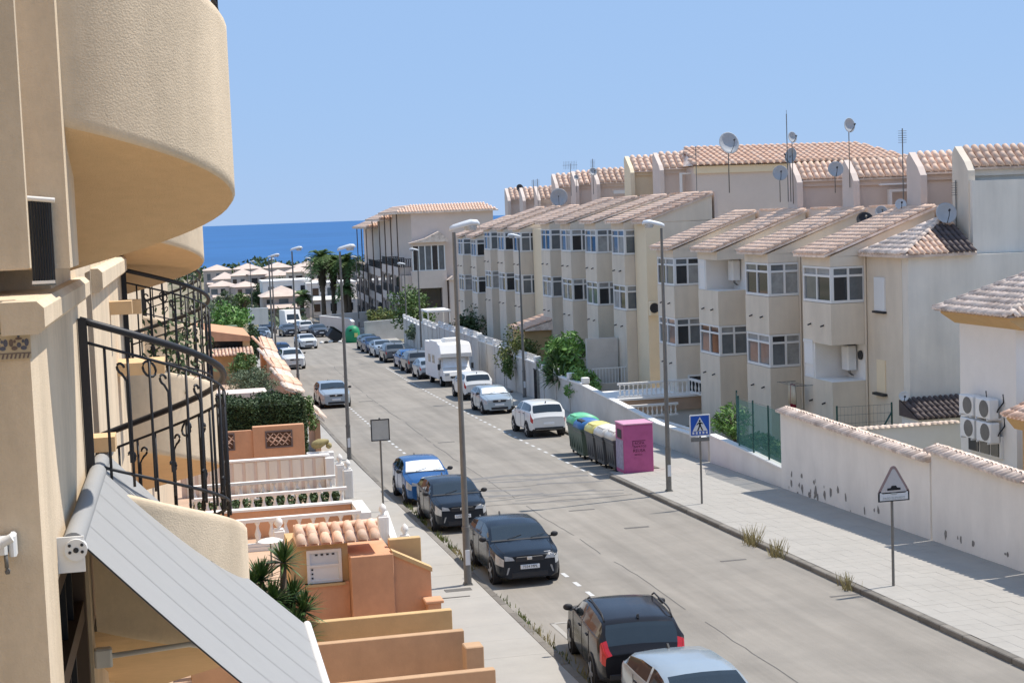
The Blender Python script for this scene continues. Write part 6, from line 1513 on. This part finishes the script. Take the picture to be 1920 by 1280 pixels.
def rosette(mb,c,n,L,wd,seed,up=.35,droop=.5):
    r=random.Random(seed)
    for i in range(n):
        a=r.uniform(0,2*pi); e=r.uniform(-.5,1.45); d=Vector((cos(a)*cos(e),sin(a)*cos(e),sin(e)+up*.3)).normalized(); l=L*r.uniform(.75,1.1)
        sd=d.cross(Vector((0,0,1))); sd=(sd.normalized() if sd.length>.05 else Vector((1,0,0)))*wd/2
        P=[Vector(c)+d*(l*t)+Vector((0,0,-droop*l*.25*t*t)) for t in (0,.35,.7,1)]
        W=(.6,1,.8,.02)
        vs=[]
        for p,w_ in zip(P,W): vs+= [p-sd*w_,p+Vector((0,0,-wd*.12*w_)),p+sd*w_]
        fs=[(k*3+j,k*3+j+1,k*3+j+4,k*3+j+3) for k in range(3) for j in (0,1)]
        mb.add(vs,fs,0,True)
def yucca(label,heads,base,L,wd,n,seed,m='yucca'):
    o=thing('yucca',label,'yucca',(base[0],base[1],g(base[1])))
    mb=MB()
    for k,h_ in enumerate(heads):
        mb.tube([(base[0],base[1],g(base[1])-.1),((base[0]+h_[0])/2+.05,(base[1]+h_[1])/2,(g(base[1])+h_[2])/2),h_],[.11,.085,.07],7)
    part('trunk',mb,'bark',o)
    for k,h_ in enumerate(heads):
        mb=MB(); rosette(mb,h_,n,L,wd,seed+k); part('leaf_rosette',mb,m,o)
    return o
yucca('spiky yucca with many leaf heads beside the meter hut below the balcony',[(2.30,33.6,1.42),(1.58,33.4,.95),(2.03,33.2,.70),(2.48,33.7,.62),(1.88,32.9,.25),(2.38,33.0,.12),(1.33,33.1,.55),(2.68,33.4,.35),(1.68,33.0,.6),(2.18,33.5,.35),(1.48,32.8,.2),(2.08,32.7,-.1),(2.53,33.1,-.15),(1.78,33.5,1.1)],(2.1,33.5,0),.60,.055,95,5)
yucca('dark spiky palm bush beside the garden wall in the middle',[(21.7,84.6,-.1),(21.6,83.6,-.5),(21.9,85.2,.3),(21.5,85.0,-.6)],(21.8,84.6,0),1.15,.09,110,25)
yucca('small yellow-green spiky plant peeking over the balcony front',[(1.2,49,-.55)],(1.2,49,0),.4,.04,60,35,'leafyel')
# canopy of the white parasol and odd white slab next to the yucca
ps=thing('parasol','small white parasol top behind the yucca','parasol',(2.65,43.5,-1.1)); mb=MB(); mb.lathe([(.36,0),(.2,.06),(0,.1)],(2.65,43.5,-.1),12); part('canopy',mb,'white',ps); mb=MB(); mb.cyl((2.65,43.5,-1.2),(2.65,43.5,-.05),.025,n=6); part('pole',mb,'steel',ps)
# weeds along the kerbs
def weeds(mb,spots,seed,h=.35):
    r=random.Random(seed)
    for x,y,n,hh in spots:
        for k in range(n):
            px_,py_=x+r.gauss(0,.09),y+r.gauss(0,.22); l=hh*r.uniform(.4,1.1); dx,dy=r.uniform(-.5,.5)*l,r.uniform(-.5,.5)*l; z=g(py_); w_=.008+.01*r.random()
            mb.add([(px_-w_,py_,z),(px_+w_,py_,z),(px_+dx+w_*.3,py_+dy,z+l),(px_+dx-w_*.3,py_+dy,z+l)],[(0,1,2,3)])
r=random.Random(31); mb=MB()
weeds(mb,[(8.08,r.uniform(25,37.5),12,.22) for k in range(15)]+[(8.1,r.uniform(42,49),16,.18) for k in range(9)],1)
solo('weeds',mb,'straw',kind='stuff')
mb=MB(); weeds(mb,[(8.06,r.uniform(24,38),14,.13) for k in range(16)]+[(8.12,r.uniform(43,54),22,.18) for k in range(12)],2); solo('weeds',mb,'leafyel',kind='stuff')
for x,y,n,h_,l in ((16.48,42.0,70,.55,'dry grass tuft at the right kerb, biggest of three'),(16.5,40.2,60,.5,'dry grass tuft on the right kerb just below the biggest'),(16.5,35.6,45,.4,'sparse dry weed at the right kerb near the hump sign')):
    mb=MB(); weeds(mb,[(x,y,n,h_)],int(y)); solo('grass_tuft',mb,'straw',l,'grass tuft')

# tall fan and date palms at the junction
def palm(label,x,y,h,seed,nf=38,L=2.3,sk=True):
    r=random.Random(seed); z=g(y); o=thing('palm_tree',label,'palm tree',(x,y,z),0,'palm trees at the junction')
    mb=MB(); lean=r.uniform(-.3,.3); P=[(x+lean*t*t,y,z-.1+h*t) for t in [k/8 for k in range(9)]]; mb.tube(P,[.45,.36,.33,.32,.31,.31,.33,.38,.42],9); part('trunk',mb,'bark',o)
    top=Vector(P[-1])
    if sk:
        mb=MB(); 
        for k in range(260):
            a=r.uniform(0,6.3); zz=r.uniform(-3.4,0); d=Vector((cos(a),sin(a),0)); q=top+d*.25+Vector((0,0,zz)); e=q+d*r.uniform(.3,1.1)*(1+zz/4.5)+Vector((0,0,-.9)); s=d.cross(Vector((0,0,1)))*.16
            mb.add([q-s,q+s,e+s*.3,e-s*.3],[(0,1,2,3)])
        part('dead_skirt',mb,mat('dead_fronds_%d'%seed,(.09,.07,.045),.95,.4,5),o)
    mb=MB()
    for k in range(nf):
        a=r.uniform(0,2*pi); e=r.uniform(-.45,1.3); d=Vector((cos(a)*cos(e),sin(a)*cos(e),sin(e))); l=L*r.uniform(.8,1.1)
        pts=[top+d*(l*t)+Vector((0,0,-.55*l*t*t)) for t in [i/7 for i in range(8)]]
        sd=d.cross(Vector((0,0,1))); sd=sd.normalized() if sd.length>.05 else Vector((1,0,0))
        for i in range(1,8):
            p=pts[i]; tg=(pts[i]-pts[i-1]).normalized(); ll=.72*sin(pi*(i+.7)/9)+.1
            for s in (-1,1):
                for q in (0,.5):
                    b=p-tg*(l/7*q); tip=b+sd*s*ll+tg*.22+Vector((0,0,-.16)); w_=tg*.085
                    mb.add([b-w_,b+w_,tip],[(0,1,2)])
        mb.tube(pts[:7],.018,3)
    part('crown',mb,'leaf',o); return o
palm('tallest palm of the clump, left one, rising to the lamp heads',23.4,228,9.6,41,60,3.0)
palm('palm just right of the tallest one, lower crown',25.2,231,8.8,42,54,2.9)
palm('palm at the right edge of the clump against the dark arches',27.0,226,8.9,43,54,2.9)
palm('slim middle palm behind the others in the clump',24.4,238,8.6,44,48,2.7)
palm('small palm hidden low in the middle of the clump',26.0,222,5.2,45,30,2.0,False)
palm('small palm near the white villas left of the clump',20.5,232,4.2,46,30,1.9,False)

# ------------------------------------------------------------ white villas, far town, woodland
def house(label,x,y,w_,d_,h,roofm,wallm,rz=0,rise=1.3,group=None,zg=None,name='house',nw=3,seed=0,flat=False):
    r=random.Random(seed); z=g(y) if zg is None else zg; o=thing(name,label,'house',(x,y,z),rz,group)
    mb=MB(); mb.box(-w_/2,w_/2,-d_/2,d_/2,-.5,h); mb.box(-w_/2-.6 if r.random()<.5 else -w_*.1,w_*.1 if r.random()<.5 else w_/2+.6,-d_/2-1.6,-d_/2-.01,-.5,h*.5); part('wall',mb,wallm,o,local=True)
    if not flat:
        mb=MB(); e=.35; rx=max(0,w_/2-d_/2); mb.add([(-w_/2-e,-d_/2-e,h),(w_/2+e,-d_/2-e,h),(w_/2+e,d_/2+e,h),(-w_/2-e,d_/2+e,h),(-rx,0,h+rise),(rx,0,h+rise)],[(0,1,5,4),(1,2,5),(2,3,4,5),(3,0,4),(0,3,2,1)]); part('roof',mb,roofm,o,local=True)
    else:
        mb=MB(); mb.box(-w_/2-.1,w_/2+.1,-d_/2-.1,d_/2+.1,h,h+.3); part('parapet',mb,wallm,o,local=True)
    mb=MB(); mb.prism([(-d_/2-1.9,h*.5+.05),(-d_/2-.02,h*.5+.7),(-d_/2-.02,h*.5+.05)],-w_*.42,w_*.3,'x'); part('porch_roof',mb,roofm if not flat else 'white',o,local=True)
    for k in range(nw):
        for f in range(2):
            u=-w_/2+w_*(k+.5)/nw; a=.5 if r.random()<.6 else .75; zz=h*(.13+.5*f); mb=MB(); mb.box(u-a,u+a,-d_/2-.06 if f else -d_/2-1.67,-d_/2+.02 if f else -d_/2-1.55,zz,zz+h*.25); part('window',mb,r.choice(['glassdark','glass','brown']),o,local=True)
    return o
house('white villa with low flat front left of the palm clump',20.6,262,8,8,5.4,'tilepale','white',seed=1,flat=True,zg=g(262)+.5)
house('white villa with a pale tiled roof and porch directly left of the palms',19.0,250,6.5,7,3.6,'tilefar','farwall',seed=2,rise=1.6,zg=g(250)+.2)
house('white house behind the palm trunks',27.5,258,8,8,5.0,'tilepale','white',seed=3,zg=g(258)+.3,flat=True)
TW='terraced houses of the far town'
r=random.Random(77); k=0
lab=['house at the left end of the far town row below the sea','far town house with two pale gables beside the left end','far town house with a pink balcony, third from the left','far town house with the blue shaded front','far town house with the tall pyramid roof left of the lamp post','far town house with arched porch behind the lamp post','far town house with the broad terracotta porch roof','last far town house next to the palm crowns']
xs_=[10.5,16.6,22.8,29.5,36.0,42.5,49.5,57]; 
for i in range(8):
    y=415-7*i+r.uniform(-3,3); x=15.5+ i*4.15; 
    house(lab[i],x+1.5,y,6.0,7.5,r.uniform(6.6,7.6),'tilefar',r.choice(['farwall','pinkwall','farwall','tan']),r.uniform(-.1,.1),r.uniform(1.2,1.8),TW,seed=100+i,nw=3,zg=g(y)-2.2+.25*i)
lab2=['low house with a terracotta roof in front of the far town, left','low house with a terracotta roof in front of the far town, middle','low pink house in front of the far town near the billboard','low house with white porch in front of the far town, right','small pale house in the nearer far row beside the white villa']
for i in range(5):
    y=372-6*i; house(lab2[i],14.5+i*5.0,y,6,7,r.uniform(3.8,5.0),'tilefar',r.choice(['farwall','pinkwall','farwall']),r.uniform(-.15,.15),1.2,'low houses in front of the far town',seed=200+i,zg=g(y)-1.2)
for i in range(4):
    y=470; house(['rear far town house with only its roof showing, leftmost','rear far town house with only its roof showing, second','rear far town house with only its roof showing, third','rear far town house with only its roof showing, rightmost'][i],17+9*i,y,8,8,8.0,'tilefar','farwall',0,1.6,'rear houses of the far town',seed=300+i,zg=g(y)-1.4)
mb=MB(); r=random.Random(55)
for i in range(5200):
    x=r.uniform(-15,190); y=r.uniform(520,640); z=g(y)+r.uniform(1,7.6)+1.3*sin(x*.21)+.9*sin(x*.53+1)
    p=Vector((x,y,z)); a=Vector((r.uniform(-1,1),r.uniform(-1,1),r.uniform(-1,1))).normalized()*r.uniform(.6,1.2); b=(Matrix.Rotation(r.uniform(0,6.3),3,a)@a.orthogonal().normalized())*a.length*.55
    mb.add([p-a,p+b,p+a,p-b],[(0,1,2,3)])
solo('far_woodland',mb,'leafdark',kind='stuff')
mb=MB()
for i in range(3600):
    y=r.uniform(215,350); x=(r.uniform(380,560)-297)/2900*y; z=g(y)+r.uniform(0,1.4+.9*sin(x*.8+y*.13))
    p=Vector((x,y,z)); a=Vector((r.uniform(-1,1),r.uniform(-1,1),r.uniform(-1,1))).normalized()*r.uniform(.25,.5); b=(Matrix.Rotation(r.uniform(0,6.3),3,a)@a.orthogonal().normalized())*a.length*.5
    mb.add([p-a,p+b,p+a,p-b],[(0,1,2,3)])
solo('scrub',mb,'leafgrey',kind='stuff')
for i,(x,y,m,s) in enumerate(((16.2,262,'leafdark',2.0),(12.5,245,'leaf',2.0),(18.5,290,'leafdark',2.4),(9.8,232,'leafgrey',1.6),(22.6,300,'leafdark',2.6),(12,300,'leafgrey',1.8))):
    bush('roadside_tree',['dark tree beside the white villa porch','green tree left of the small white villa','dark tree behind the white villas','grey green tree above the billboard','dark tree between villa and far town','dusty tree in the open ground below the far town'][i],(x,y,g(y)+1.9*s*.8),(s,s,s*.85),900,.22,m,'tree',seed=400+i)
# low walls across the junction, right of the igloo bin
wall_run('street_wall','white wall behind the igloo bin closing the junction',[(168.5,21.6,-2.3),(170,27.5,-2.2)],.25,0,'streetwall')
wall_run('street_wall','white wall on the far side of the junction below the palms',[(206,20.5,-3.6),(206.5,30,-3.3)],.25,0,'streetwall')
wall_run('street_wall','pale wall with piers along the last stretch of the street',[(176,21.2,-2.7),(190,22.5,-3.2),(205,20.4,-3.6)],.25,0,'pinkwall')
